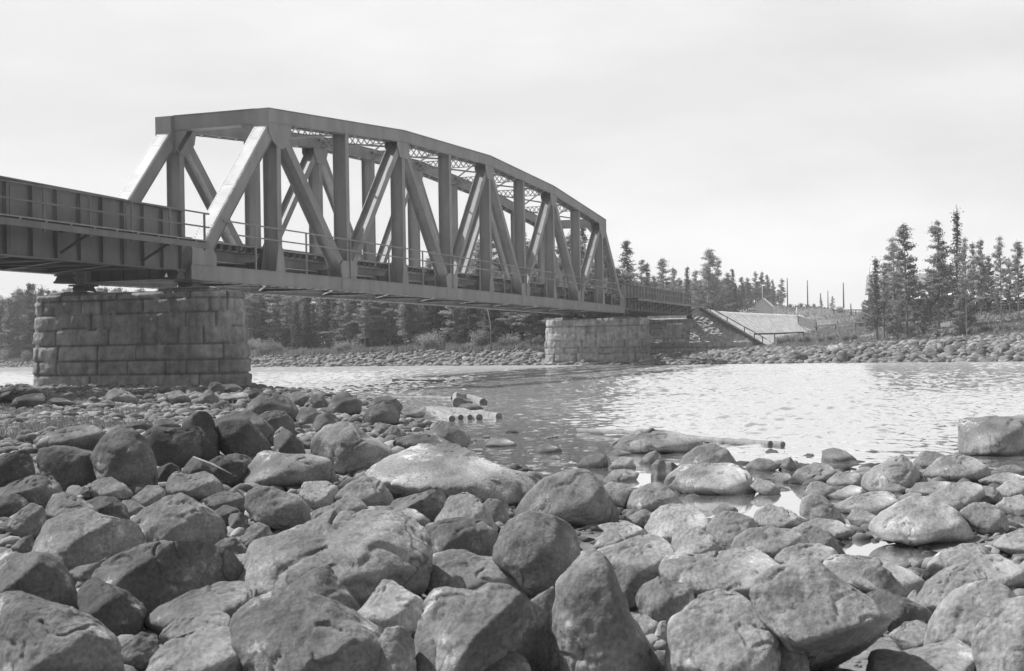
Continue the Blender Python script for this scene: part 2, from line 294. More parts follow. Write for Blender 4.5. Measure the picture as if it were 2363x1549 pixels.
ow_ = bpy.data.objects.new('river_water', np_mesh('river_water', np.stack([wx, wy, hw], 1), Qw[:, ::-1], True)); ow_.data.materials.append(WM); link(ow_); tag(ow_, kind='structure')
tag(w.build('river_water', WM), kind='structure')
# ================================================================ truss bridge (deck line z = 5, bridge axis along x)
Z0 = 5.0; PN = 6.7; LT = 67.0; BW = 5.60; CWD = .73; CD = .60; TD = .64
HH = {1: 7.06, 3: 8.14, 5: 8.55, 7: 8.14, 9: 7.06}
def camb(x): return .086*(1-((x-33.5)/33.5)**2)
def ztop(x):
    i = x/PN; i0 = min(max(1+2*int((i-1)//2), 1), 7); t = (i-i0)/2
    return Z0+(HH[i0]+camb(i0*PN))*(1-t)+(HH[i0+2]+camb((i0+2)*PN))*t
def zb(x): return Z0+camb(x)
S = M['steel']; SD = M['steeldark']
br = empty('truss_bridge', (0, BW/2, Z0)); tag(br, 'grey riveted steel truss railway bridge with curved top chord crossing the river', 'bridge')
def P_(mb, name, mt=S, parent=None, **k):
    mb.v = [(x-0, y-BW/2, z-Z0) for x, y, z in mb.v]
    return mb.build(name, mt, parent or br, **k)
X0, X1 = 5.75, 61.25
def hsec(mb, p, q, y0, y1, b, t=.03):
    p = np.array([p[0], 0, p[1]]); q = np.array([q[0], 0, q[1]]); d = q-p; d /= np.linalg.norm(d); n = np.array([-d[2], 0, d[0]])
    yv = np.array([0, 1, 0])
    for y in (y0+t/2, y1-t/2): mb.obox((p+q)/2+yv*y, (q-p)/2, n*b/2, yv*t/2)
    mb.obox((p+q)/2+yv*(y0+y1)/2, (q-p)/2, n*.015, yv*((y1-y0)/2-t))
    # corner angles that stiffen the flanges
    for y, s in ((y0+t, 1), (y1-t, -1)):
        for k in (-1, 1): mb.obox((p+q)/2+yv*(y+s*.045)+n*k*.03, (q-p)/2*.98, n*.012, yv*.045)
def strip(mb, xs, ztf, zbf, y0, y1):
    for a, b in zip(xs[:-1], xs[1:]): mb.plate([(a, zbf(a)), (b, zbf(b)), (b, ztf(b)), (a, ztf(a))], y0, y1)
for side, ya in (('near', 0.0), ('far', BW-CWD)):
    yb = ya+CWD; out0 = ya-.012; out1 = yb+.012
    # bottom chord
    mb = MB(); xs = [-.33]+[PN*k for k in range(1, 10)]+[67.15]
    for y in (ya, yb-.03): strip(mb, xs, lambda x: zb(x)-.02, lambda x: zb(x)-CD+.02, y, y+.03)
    for y in (ya-.03, yb-.07):                      # flange angles
        strip(mb, xs, lambda x: zb(x), lambda x: zb(x)-.022, y, y+.10)
        strip(mb, xs, lambda x: zb(x)-CD+.022, lambda x: zb(x)-CD, y, y+.10)
    for k in range(168):
        x = -.2+k*.4; mb.obox((x, (ya+yb)/2, zb(x)-CD-.008), (.22, (CWD/2-.08)*(1 if k % 2 else -1), 0), (-.03, .03, 0), (0, 0, .006))
    P_(mb, 'bottom_chord')
    # splice plates with rivets lines on the chord
    for i in (2, 4, 6, 8):
        x = i*PN; s_ = MB(); s_.plate([(x-.9, zb(x)-CD+.06), (x+.75, zb(x)-CD+.06), (x+.75, zb(x)-.06), (x-.9, zb(x)-.06)], ya-.022, ya-.001)
        P_(s_, 'splice_plate')
    # top chord
    mb = MB(); xs = [X0, PN, 3*PN, 5*PN, 7*PN, 9*PN, X1]
    for y in (ya, yb-.03): strip(mb, xs, lambda x: ztop(x)-.035, lambda x: ztop(x)-TD, y, y+.03)
    strip(mb, xs, lambda x: ztop(x), lambda x: ztop(x)-.03, ya-.05, yb+.05)          # cover plate
    for y in (ya-.03, yb-.07): strip(mb, xs, lambda x: ztop(x)-TD+.02, lambda x: ztop(x)-TD-.002, y, y+.10)
    P_(mb, 'top_chord')
    mb = MB(); n = 72
    for k in range(n):                              # lacing under the top chord
        x = X0+.4+k*(X1-X0-.8)/n; x2 = x+(X1-X0-.8)/n; a, b = (ya+.03, yb-.03) if k % 2 else (yb-.03, ya+.03)
        mb.bar((x, a, ztop(x)-TD-.012), (x2, b, ztop(x2)-TD-.012), .075, .015, side=(1, 0, 0))
    P_(mb, 'chord_lacing')
    # chord end caps
    for xe, s in ((X0, -1), (X1, 1)):
        mb = MB(); zt = ztop(xe); mb.obox((xe+s*.016, (ya+yb)/2, zt-.56), (.012, 0, 0), (0, CWD/2+.03, 0), (0, 0, .56))
        P_(mb, 'end_cap')
    # end posts
    for s, xa, xb in ((1, 0.0, PN-.25), (-1, LT, LT-PN+.25)):
        p = np.array([xa+s*.12, 0, Z0-.12]); q = np.array([xb, 0, ztop(PN)-.55]); d = q-p; L_ = np.linalg.norm(d); d /= L_; n_ = np.array([-d[2], 0, d[0]])*s; yv = np.array([0, 1., 0]); dep = .6
        mb = MB()
        for y in (ya+.02, yb-.05): mb.obox((p+q)/2+yv*(y+.015), d*L_/2, n_*dep/2, yv*.015)
        for y in (ya-.0, yb-.08): mb.obox((p+q)/2+yv*(y+.04)-n_*(dep/2-.012), d*L_/2, n_*.012, yv*.05)
        ep = P_(mb, 'end_post')
        mb = MB(); mb.obox((p+q)/2+yv*(ya+yb)/2+n_*(dep/2+.014)+d*.55, d*(L_/2-.65), n_*.012, yv*.30)
        nf_ = len(mb.f); rv = mb
        rows = [(-.26, .16), (-.20, .16), (.20, .16), (.26, .16)]
        for yo, st in rows:
            k = 1.3 if abs(yo) > .22 else .28
            while k < L_-.2:
                inner = abs(yo) < .22
                if (not inner) or k > L_-1.5 or k < 1.6 :
                    rv.obox(p+d*k+yv*((ya+yb)/2+yo)+n_*(dep/2+.031), d*.014, yv*.014, n_*.006)
                k += st
        for kk in (L_-1.55, L_*.5, 2.0):
            for yo in (-.15, -.05, .05, .15): rv.obox(p+d*kk+yv*((ya+yb)/2+yo)+n_*(dep/2+.031), d*.014, yv*.014, n_*.006)
        rv.v = [(x, y-BW/2, z-Z0) for x, y, z in rv.v]; cv = rv.build('cover_plate', M['cover'], ep); cv.data.materials.append(M['rivet'])
        for f_ in cv.data.polygons[nf_:]: f_.material_index = 1
        mb = MB(); nl = 16
        for k in range(nl):
            a, b = (ya+.03, yb-.03) if k % 2 else (yb-.03, ya+.03)
            pa = p+d*(.6+k*(L_-1.2)/nl)-n_*(dep/2+.005); pb = p+d*(.6+(k+1)*(L_-1.2)/nl)-n_*(dep/2+.005)
            mb.bar(pa+yv*a, pb+yv*b, .09, .012, side=d); mb.bar(pa+yv*(ya+.02), pa+yv*(yb-.02), .07, .014, side=d)
        mb.v = [(x, y-BW/2, z-Z0) for x, y, z in mb.v]; mb.build('post_lacing', S, ep)
    # verticals
    for i in range(1, 10):
        x = i*PN-.06; b = .36; mb = MB()
        hsec(mb, (x, zb(x)-.02), (x, ztop(x)-TD+.02), ya+.02, yb-.02, b)
        if i % 2:                                     # flared foot plate of the hangers
            for y in (ya-.002, yb-.02): mb.plate([(x-.42, zb(x)-.01), (x+.42, zb(x)-.01), (x+.2, zb(x)+1.05), (x-.2, zb(x)+1.05)], y, y+.022)
        P_(mb, 'vertical')
    # diagonals
    for k, i in enumerate((2, 4, 6, 8)):
        for s in (-1, 1):
            j = i+s; xt = j*PN-.06; xb = i*PN-.06; w_ = .46 if j in (1, 9) else (.40 if j in (3, 7) else .36)
            if j in (3, 7) and ((i-5)*(j-5) > 0 and abs(i-5) < abs(j-5)): w_ = .36
            p = np.array([xb+s*.15, zb(xb)+.10]); q = np.array([xt-s*.12, ztop(xt)-TD+.0])
            mb = MB(); hsec(mb, p, q, ya+.055, yb-.055, w_, .028)
            P_(mb, 'diagonal')
    # gusset plates
    for i in (2, 4, 6, 8):
        x = i*PN-.06; z = zb(x)
        for y in (ya-.004, yb-.02):
            mb = MB(); mb.plate([(x-.78, z-.015), (x+.78, z-.015), (x+.95, z+.62), (x+.62, z+.82), (x-.62, z+.82), (x-.95, z+.62)], y, y+.024); P_(mb, 'gusset_plate')
    for i in (3, 5, 7):
        x = i*PN-.06; zl = ztop(x-.8)-TD+.03; zr = ztop(x+.8)-TD+.03; z = ztop(x)-TD
        for y in (ya-.004, yb-.02):
            mb = MB(); mb.plate([(x-.80, zl-.28), (x-.45, z-.85), (x+.45, z-.85), (x+.80, zr-.28), (x+.8, zr), (x, z+.03), (x-.8, zl)], y, y+.024); P_(mb, 'gusset_plate')
    for s, xn in ((1, PN), (-1, 9*PN)):
        z = ztop(xn)-TD
        for y in (ya-.006, yb-.018):
            mb = MB(); q_ = [(xn-s*.93, z+.05), (xn-s*.93, z-.46), (xn-s*.62, z-.80), (xn-s*.12, z-1.05), (xn+s*.35, z-1.05), (xn+s*.95, z-.45), (xn+s*1.1, ztop(xn+s*1.1)-TD+.02)]
            if s > 0: q_ = q_[::-1]
            mb.plate(q_, y, y+.024); P_(mb, 'gusset_plate')
        xe = 0 if s > 0 else LT
        for y in (ya-.008, yb-.016):
            mb = MB(); q_ = [(xe-s*.30, Z0-.02), (xe+s*1.45, Z0-.02), (xe+s*1.45, Z0+.35), (xe+s*1.0, Z0+1.05), (xe+s*.45, Z0+.95), (xe-s*.25, Z0+.6)]
            mb.plate(q_ if s > 0 else q_[::-1], y, y+.024); P_(mb, 'gusset_plate')
# portal struts
for xn, s in ((PN, -1), (9*PN, 1)):
    zt = ztop(xn)-.05; mb = MB(); x_ = xn+s*.5
    for xx in (x_-.22, x_+.22): mb.box(xx-.015, xx+.015, CWD-.02, BW-CWD+.02, zt-.62, zt)
    mb.box(x_-.29, x_+.29, CWD, BW-CWD, zt, zt+.022); mb.box(x_-.29, x_+.29, CWD, BW-CWD, zt-.645, zt-.622)
    for sgn, yy in ((1, CWD), (-1, BW-CWD)):
        for xx in (x_-.20, x_+.20):
            V = [(xx-.012, yy, zt-.64), (xx-.012, yy+sgn*.75, zt-.64), (xx-.012, yy, zt-1.65)]; V2 = [(a+.024, b, c) for a, b, c in V]
            mb.add(V+V2, [(0, 1, 2), (5, 4, 3), (0, 3, 4, 1), (1, 4, 5, 2), (2, 5, 3, 0)])
    P_(mb, 'portal_strut')
# laced lateral struts at every inner panel point
for i in range(2, 9):
    x = i*PN-.06; z1 = ztop(x)-.12; z0_ = z1-.5; mb = MB(); yA, yB = CWD, BW-CWD
    for z in (z1, z0_): mb.box(x-.07, x+.07, yA, yB, z-.035, z+.0)
    n = 12; st = (yB-yA)/n
    for k in range(n):
        for a, b in ((z0_, z1-.03), (z1-.03, z0_)):
            mb.bar((x+(.02 if a < b else -.02), yA+k*st, a), (x+(.02 if a < b else -.02), yA+(k+1)*st, b), .012, .055, side=(1, 0, 0))
    P_(mb, 'lateral_strut')
# top lateral crosses
for i in range(1, 9):
    xa, xb = i*PN+.1, (i+1)*PN-.2
    for k, (y0, y1) in enumerate(((CWD, BW-CWD), (BW-CWD, CWD))):
        za, zb_ = ztop(xa)-.2-k*.09, ztop(xb)-.2-k*.09
        mb = MB(); mb.bar((xa, y0, za), (xb, y1, zb_), .1, .02, side=(1, 0, 0)); mb.bar((xa, y0, za-.045), (xb, y1, zb_-.045), .015, .08, side=(1, 0, 0)); P_(mb, 'lateral_brace')
# floor: cross beams, stringers, bottom laterals, sleepers, planks, rails
for i in range(0, 11):
    x = min(max(i*PN-.06, .1), LT-.1); z = zb(x); mb = MB()
    mb.box(x-.012, x+.012, CWD-.02, BW-CWD+.02, z-.50, z+.42)
    mb.box(x-.15, x+.15, CWD-.01, BW-CWD+.01, z-.53, z-.502); mb.box(x-.15, x+.15, CWD-.01, BW-CWD+.01, z+.422, z+.445)
    for k in range(7): y = CWD+.3+k*(BW-2*CWD-.6)/6; mb.box(x-.1, x+.1, y-.01, y+.01, z-.5, z+.42)
    for sgn, yy in ((1, CWD), (-1, BW-CWD)):
        V = [(x-.15, yy, z+.42), (x-.15, yy+sgn*.42, z+.44), (x-.15, yy, z+1.15)]; V2 = [(a+.3, b, c) for a, b, c in V]
        mb.add(V+V2, [(0, 1, 2), (5, 4, 3), (0, 3, 4, 1), (1, 4, 5, 2), (2, 5, 3, 0)])
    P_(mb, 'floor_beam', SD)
for y in (1.75, BW-1.75):
    mb = MB(); xs = [i*PN for i in range(11)]; strip(mb, xs, lambda x: zb(x)+.80, lambda x: zb(x)+.40, y-.01, y+.01)
    for a, b in ((.82, .80), (.40, .378)): strip(mb, xs, lambda x: zb(x)+a, lambda x: zb(x)+b, y-.11, y+.11)
    P_(mb, 'stringer')
for i in range(10):
    xa, xb = i*PN+.1, (i+1)*PN-.2
    for k, (y0, y1) in enumerate(((CWD, BW-CWD), (BW-CWD, CWD))):
        mb = MB(); z = Z0-.47-k*.03; mb.bar((xa, y0, z+camb(xa)), (xb, y1, z+camb(xb)), .13, .016, side=(1, 0, 0)); P_(mb, 'bottom_brace', S)
for k in range(2): pass
mb = MB(); x = .4
while x < LT-.2: mb.box(x-.12, x+.12, 1.0, BW-1.0, zb(x)+.825, zb(x)+1.03); x += .62
P_(mb, 'sleepers', M['timber'])
for y0, y1 in ((.86, 1.28), (BW-1.28, BW-.86)):
    mb = MB(); strip(mb, [i*PN/2+.02 for i in range(21)], lambda x: zb(x)+1.085, lambda x: zb(x)+1.04, y0, y1)
    mb.box(.3, LT-.3, *((1.30, 1.38) if y0 < 2 else (BW-1.38, BW-1.30)), Z0+.84, Z0+1.06)
    for k in range(20): x = 1.6+k*3.35; mb.box(x-.03, x+.03, y0+.05, y1-.03, zb(x)+.86, zb(x)+1.038)
    P_(mb, 'walkway_planks', M['plank'])
for y in (BW/2-.72, BW/2+.72):
    mb = MB(); xs = [i*PN for i in range(11)]; strip(mb, xs, lambda x: zb(x)+1.17, lambda x: zb(x)+1.034, y-.012, y+.012); strip(mb, xs, lambda x: zb(x)+1.175, lambda x: zb(x)+1.14, y-.035, y+.035); P_(mb, 'rail')
def handrail(par, base, xs_posts, x0, x1, y, zfoot, ztopf, zmidf, off=(0, BW/2, Z0), rr=.028, foot=0, mt=None):
    mt = mt or S
    hr = MB(); n = 14; xx = np.linspace(x0, x1, n)
    for f in (ztopf, zmidf):
        for a, b in zip(xx[:-1], xx[1:]): hr.bar((a, y, f(a)), (b, y, f(b)), rr*2, rr*2)
    hr.v = [(x-off[0], yy-off[1], z-off[2]) for x, yy, z in hr.v]; h_ = hr.build('handrail', mt, par)
    for x in xs_posts:
        p = MB(); p.obox((x, y+rr*2+.004, (zfoot(x)+ztopf(x))/2), (.035, 0, 0), (0, .03, 0), (0, 0, (ztopf(x)-zfoot(x))/2))
        p.v = [(a-off[0], yy-off[1], z-off[2]) for a, yy, z in p.v]; p.build('post', mt, h_)
    return h_
posts = [4.467*k for k in range(1, 15)]
handrail(br, None, posts, 1.9, 65.6, -.09, lambda x: zb(x)-.02, lambda x: zb(x)+1.83, lambda x: zb(x)+1.32)
handrail(br, None, posts, 1.9, 65.6, BW+.03, lambda x: zb(x)-.02, lambda x: zb(x)+1.83, lambda x: zb(x)+1.32)
for xb_ in (0.05, LT-.05):
    for y in (CWD/2, BW-CWD/2):
        mb = MB(); z = Z0-CD-.01
        mb.box(xb_-.42, xb_+.42, y-.4, y+.4, z-.09, z-.02); mb.plate([(xb_-.38, z-.30), (xb_+.38, z-.30), (xb_+.2, z-.09), (xb_-.2, z-.09)], y-.34, y+.34); mb.box(xb_-.5, xb_+.5, y-.42, y+.42, z-.38, z-.302)
        P_(mb, 'bearing', SD)
# ================================================================ plate girder approach spans
def approach(name, label, xa, xb, ztf, npost, sgn):
    root = empty(name, ((xa+xb)/2, BW/2, Z0)); tag(root, label, 'bridge span'); off = ((xa+xb)/2, BW/2, Z0); S = M['steeldull'] if xb < 0 else M['steel']
    def B(mb, nm, mt=None, par=None):
        mt = mt or S
        mb.v = [(x-off[0], y-off[1], z-off[2]) for x, y, z in mb.v]; return mb.build(nm, mt, par or root)
    for yg, o_ in ((.30, -1), (BW-.30, 1)):
        mb = MB(); zb0 = Z0-.25
        strip(mb, [xa, (xa+xb)/2, xb], ztf, lambda x: zb0, yg-.008, yg+.008)
        strip(mb, [xa-.02, (xa+xb)/2, xb+.02], lambda x: ztf(x)+.03, ztf, yg-.22, yg+.22)
        nseg = 6                                   # stepped extra flange plates
        q = (xb-xa)*.12; strip(mb, [xa+q, xb-q], lambda x: ztf(x)+.055, lambda x: ztf(x)+.031, yg-.2, yg+.2)
        mb.box(xa, xb, yg-.22, yg+.22, zb0-.03, zb0)
        for dz, s in ((0, -1),):
            strip(mb, [xa, xb], ztf, lambda x: ztf(x)-.13, yg-.022, yg+.022); mb.box(xa, xb, yg-.022, yg+.022, zb0, zb0+.13)
        B(mb, 'girder')
        n = int(round((xb-xa)/1.22)); mb = MB()
        for k in range(n+1):
            x = xa+.06+(xb-xa-.12)*k/n
            for s in (-1, 1): mb.box(x-.05, x+.05, *(sorted((yg+s*.024, yg+s*.036))), zb0+.01, ztf(x)-.01); mb.box(x-.012, x+.012, *(sorted((yg+s*.037, yg+s*.14))), zb0+.01, ztf(x)-.01)
        B(mb, 'stiffeners')
        # riveted splice panels
        for k in range(2, n, 5):
            mb = MB(); x = xa+.06+(xb-xa-.12)*(k+.5)/n; mb.box(x-.33, x+.33, yg+o_*.017-.008, yg+o_*.017+.008, zb0+.16, ztf(x)-.16); B(mb, 'splice_plate')
        # outside walkway
        yw = yg+o_*1.35; s0, s1 = sorted((yg+o_*.24, yw+o_*.08)); zf = Z0+.50
        if o_ < 0 or True:
            mb = MB(); mb.box(xa+.1, xb-.1, yw-.02, yw+.02, zf, zf+.21); mb.box(xa+.1, xb-.1, *sorted((yw-o_*.021, yw-o_*.09)), zf+.19, zf+.209); mb.box(xa+.1, xb-.1, *sorted((yw-o_*.021, yw-o_*.09)), zf, zf+.02)
            B(mb, 'walkway_beam')
            mb = MB(); mb.box(xa+.02, xb-.02, s0, s1, Z0+.76, Z0+.80)
            k = xa+.5
            while k < xb-.3: mb.box(k-.05, k+.05, yw-.05, yw+.05, zf+.21, Z0+.759); k += 1.2
            B(mb, 'walkway_planks', M['plank'])
            for k in range(npost):
                x = xa+.35+(xb-xa-.7)*k/(npost-1)
                if k % 2 == 0:
                    mb = MB(); yb1, yb2 = yg+o_*.15, yw-o_*.02
                    mb.bar((x, yb1, zf+.16), (x, yb2, zf+.16), .09, .07, side=(1, 0, 0)); mb.bar((x, yb1, Z0-.05), (x, yb2-o_*-.0, zf+.05), .08, .07, side=(1, 0, 0)); B(mb, 'bracket', SD)
            pf = lambda x: Z0+.42
            handrail(root, None, [xa+.35+(xb-xa-.7)*k/(npost-1) for k in range(npost)], xa+.1, xb-.1, yw+o_*.03, pf, lambda x: Z0+1.81, lambda x: Z0+1.30, off=off, rr=.026, mt=S)
    for k in range(int((xb-xa)/2.6)+1):
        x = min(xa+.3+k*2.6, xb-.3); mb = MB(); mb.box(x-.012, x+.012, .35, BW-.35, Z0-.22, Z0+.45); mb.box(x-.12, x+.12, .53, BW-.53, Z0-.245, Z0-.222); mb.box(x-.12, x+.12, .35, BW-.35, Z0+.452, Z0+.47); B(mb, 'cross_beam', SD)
    k = 0; x = xa+.3
    while x+2.6 < xb:
        for a, b in ((.5, BW-.5), (BW-.5, .5)): mb = MB(); mb.bar((x, a, Z0-.262-(.02 if a < 1 else 0)), (x+2.6, b, Z0-.262-(.02 if a < 1 else 0)), .1, .014, side=(1, 0, 0)); B(mb, 'bottom_brace')
        x += 2.6
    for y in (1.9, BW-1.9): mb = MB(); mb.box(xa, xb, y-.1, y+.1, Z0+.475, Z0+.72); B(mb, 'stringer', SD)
    mb = MB(); x = xa+.3
    while x < xb-.2: mb.box(x-.12, x+.12, 1.1, BW-1.1, Z0+.722, Z0+.9); x += .62
    B(mb, 'sleepers', M['timber'])
    for y in (.30, BW-.30):
        for x in (xa+.35, xb-.35):
            mb = MB(); mb.box(x-.32, x+.32, y-.3, y+.3, Z0-.62, Z0-.54); mb.plate([(x-.3, Z0-.54), (x+.3, Z0-.54), (x+.14, Z0-.34), (x-.14, Z0-.34)], y-.26, y+.26); mb.box(x-.3, x+.3, y-.28, y+.28, Z0-.34, Z0-.285); B(mb, 'bearing', SD)
    return root
approach('girder_span', 'riveted plate girder approach span with walkway railing at the left edge', -31.0, -.66, lambda x: Z0+1.97-.013*x, 14, 1)
approach('girder_span', 'far plate girder approach span between the second pier and the embankment', 67.75, 97.2, lambda x: Z0+1.96, 16, 1)
# ================================================================ stone piers and abutment
def masonry(name, label, cat, poly, z0, z1, ch, seed, batter=.04, rough=.06, lw=(.9, 2.0), res=.075, cap=True, foot=None, zb=None, step=None, rot=0, parent=None, tonev=1.0):
    """closed outline poly (counter clockwise), coursed rough blocks as relief on its faces"""
    rng = np.random.RandomState(seed); P = np.array(poly, float); n = len(P); seg = np.roll(P, -1, 0)-P; sl = np.linalg.norm(seg, axis=1); T = sl.sum()
    ns = int(T/res); s = np.linspace(0, T, ns, endpoint=False); cs = np.concatenate([[0], np.cumsum(sl)])
    j = np.clip(np.searchsorted(cs, s, side='right')-1, 0, n-1); t = (s-cs[j])/sl[j]; XY = P[j]+seg[j]*t[:, None]
    c = P.mean(0)
    # smoothed normals
    d = np.roll(XY, -2, 0)-np.roll(XY, 2, 0); nn = np.stack([d[:, 1], -d[:, 0]], 1); nn /= np.linalg.norm(nn, axis=1)[:, None]
    nz = max(3, int((z1-z0)/res)); zs = np.linspace(z0, z1, nz)
    ncs = int(math.ceil((z1-z0)/ch)); edges = [z0+k*ch+(rng.uniform(-.04, .04) if 0 < k < ncs else 0) for k in range(ncs)]+[z1+.001]
    V = np.zeros((nz, ns, 3)); CO = np.zeros((nz, ns))
    joints = []
    for k in range(ncs):
        q = [rng.uniform(0, 1)]
        while q[-1] < T-.6: q.append(q[-1]+rng.uniform(*lw))
        if T-q[-1]+q[0] < .5: q.pop()
        joints.append((np.array(q), rng.uniform(.75, 1.12, len(q)+1), rng.uniform(-1, 1, len(q)+1), rng.uniform(-.5, .5, (len(q)+1, 2))))
    for a, z in enumerate(zs):
        k = min(int(np.searchsorted(edges, z, side='right'))-1, ncs-1); e0, e1 = edges[k], edges[k+1]; q, tone, pr, tilt = joints[k]
        b = np.searchsorted(q, s); lo = np.where(b > 0, q[np.maximum(b-1, 0)], q[-1]-T); hi = np.where(b < len(q), q[np.minimum(b, len(q)-1)], q[0]+T); b = b % len(q)
        wv = 1.0; zz = z+.055*perlin(np.stack([s*.7, s*0+k*3.3, s*0], 1))+.02*perlin(np.stack([s*4, s*0+k, s*0], 1))
        du = np.minimum(s-lo, hi-s); dv = np.minimum(zz-e0, e1-zz); e = np.minimum(du, dv); pill = 1-np.exp(-np.clip(e, 0, 9)/.03)
        uu = (s-lo)/(hi-lo)-.5; vv = (z-e0)/(e1-e0)-.5
        disp = rough*(pill*(1.0+.5*pr[b]+tilt[b, 0]*uu+tilt[b, 1]*vv)-.5)+rough*.8*fbm(np.stack([XY[:, 0]*2.2, XY[:, 1]*2.2, np.full(ns, z*2.2+seed)], 1), 4)*pill
        off = disp-batter*(z-z0)
        V[a, :, :2] = XY+nn*off[:, None]; V[a, :, 2] = z; CO[a] = np.where(e < .022, .42, tone[b])
    V = V.reshape(-1, 3); id_ = np.arange(nz*ns).reshape(nz, ns)
    Q = np.stack([id_[:-1], np.roll(id_[:-1], -1, 1), np.roll(id_[1:], -1, 1), id_[1:]], -1).reshape(-1, 4)
    # top as shrinking rings
    ring = id_[-1]; base = V[ring]; cen = base.mean(0); VV = [V]; FF = [Q]; prev = ring; cols = [CO.ravel()]
    for r in (.9, .75, .5, .25, .05):
        R_ = cen+(base-cen)*r; R_[:, 2] = z1+.05*(1-(1 if r > .8 else 0))+.035*fbm(R_*1.5, 3); k0 = sum(len(x) for x in VV); cur = np.arange(k0, k0+ns)
        VV.append(R_); FF.append(np.stack([prev, np.roll(prev, -1), np.roll(cur, -1), cur], -1)); prev = cur; cols.append(np.full(ns, .95))
    V = np.concatenate(VV); Q = np.concatenate(FF); CO = np.concatenate(cols)*tonev
    me = np_mesh(name, V-np.array([c[0], c[1], z0]), Q, True); at = me.attributes.new('tone', 'FLOAT', 'POINT'); at.data.foreach_set('value', CO.astype(np.float32))
    me.materials.append(M['masonry']); o = bpy.data.objects.new(name, me); o.location = (c[0], c[1], z0); link(o)
    if label: tag(o, label, cat)
    return o
def ex_mas(nt, out, mp):
    a = nt.nodes.new('ShaderNodeAttribute'); a.attribute_name = 'tone'; v = mth(nt, 'MULTIPLY', out, a.outputs['Fac'])
    m2 = nt.nodes.new('ShaderNodeMapping'); m2.inputs['Scale'].default_value = (2.2, 2.2, .18); nt.links.new(mp.inputs[0].links[0].from_socket, m2.inputs[0])
    n = nt.nodes.new('ShaderNodeTexNoise'); n.inputs['Scale'].default_value = 1.6; n.inputs['Detail'].default_value = 4; nt.links.new(m2.outputs[0], n.inputs[0])
    r = nt.nodes.new('ShaderNodeMapRange'); r.inputs[1].default_value = .35; r.inputs[2].default_value = .7; r.inputs[3].default_value = .74; r.inputs[4].default_value = 1.12; nt.links.new(n.outputs[0], r.inputs[0])
    return mth(nt, 'MULTIPLY', v, r.outputs[0])
M['masonry'] = mat('rough_granite_blocks', .15, .32, 2.6, .9, .9, 14, extra=ex_mas, spec=.2)
def stadium(cx_, cy_, hl, hw, n=14, sq=.0):
    pts = []
    for s, a0 in ((1, 0), (-1, math.pi)):
        for k in range(n+1):
            a = a0+math.pi*k/n; pts.append((cx_+hw*math.cos(a), cy_+s*(hl-hw)+hw*.95*math.sin(a)))
    # straight faces resampled by the masonry routine
    return pts
p1 = masonry('bridge_pier', 'weathered coursed granite pier standing on the near stony bank under the truss end', 'bridge pier', stadium(0, 2.60, 4.74, 1.55), -.4, 3.92, .585, 3, batter=.05, rough=.11, lw=(.8, 1.9), res=.065)
p2 = masonry('bridge_pier', 'second granite block pier at the far river edge with sunlit left corner', 'bridge pier', stadium(67.0, 2.5, 4.75, 1.6), -.3, 3.95, .60, 5, batter=.03, rough=.12, res=.09, tonev=1.15)
def child_blocks(par, lst, nm='bearing_stone'):
    for i, (x0, x1, y0, y1, z0, z1) in enumerate(lst):
        poly = [(x0, y0), (x1, y0), (x1, y1), (x0, y1)]
        o = masonry(nm, None, None, poly, z0, z1, z1-z0+.01, 40+i, batter=0, rough=.03, lw=(1.2, 2.2), res=.06)
        o.parent = par; o.location = (o.location.x-par.location.x, o.location.y-par.location.y, o.location.z-par.location.z)
child_blocks(p1, [(-1.2, 1.1, -1.3, .95, 3.80, 4.03), (-1.2, 1.1, 4.3, 5.9, 3.80, 4.02)])
child_blocks(p2, [(65.9, 68.1, -.6, 1.1, 3.85, 4.03), (65.9, 68.1, 4.4, 6.2, 3.85, 4.03)])
def rect(x0, x1, y0, y1): return [(x0, y0), (x1, y0), (x1, y1), (x0, y1)]
masonry('foundation_course', 'low projecting stone footing along the base of the far abutment', 'stone footing', rect(95.6, 98.6, -6.35, 7.2), .2, 1.82, .52, 9, batter=.0, rough=.05, lw=(1.3, 2.6), res=.09, tonev=1.9)
ab = masonry('bridge_abutment', 'tall granite block abutment carrying the far end of the girder span', 'abutment', rect(97.0, 100.5, -.05, 6.6), 1.7, 4.42, .55, 10, batter=.04, rough=.05, lw=(1.0, 2.2), res=.09, tonev=2.1)
child_blocks(ab, [(98.0, 100.6, -.4, 6.8, 4.30, 5.60)], 'back_wall')
# dry stone revetment under the stair
def grid_patch(name, fn, nu, nv, mat_, smooth=True, flip=False):
    u, v = np.meshgrid(np.linspace(0, 1, nu), np.linspace(0, 1, nv)); P = fn(u.ravel(), v.ravel()); id_ = np.arange(nu*nv).reshape(nv, nu)
    Q = np.stack([id_[:-1, :-1], id_[:-1, 1:], id_[1:, 1:], id_[1:, :-1]], -1).reshape(-1, 4)
    if flip: Q = Q[:, ::-1]
    me = np_mesh(name, P, Q, smooth); me.materials.append(mat_); return me
def rev(u, v):
    A = np.array([96.3, .3, 1.7]); Bq = np.array([96.7, -6.5, 1.7]); Cq = np.array([98.2, .3, 5.45]); Dq = np.array([98.2, -.7, 5.35])
    bot = A+(Bq-A)*u[:, None]; top = Cq+(Dq-Cq)*u[:, None]; p = bot+(top-bot)*v[:, None]
    y = p[:, 1]; z = p[:, 2]
    c = fbm(np.stack([y*1.3, z*4.0, y*0], 1), 4); c2 = np.abs(perlin(np.stack([y*1.6+9, z*3.6, y*0], 1)))
    p[:, 0] -= .10*c+.14*np.minimum(c2*3, 1)-.07; p[:, 2] += .02*c
    return p
me = grid_patch('stone_revetment', rev, 110, 90, M['masonry'], flip=True); at = me.attributes.new('tone', 'FLOAT', 'POINT'); at.data.foreach_set('value', np.random.RandomState(1).uniform(1.3, 1.9, len(me.vertices)).astype(np.float32))
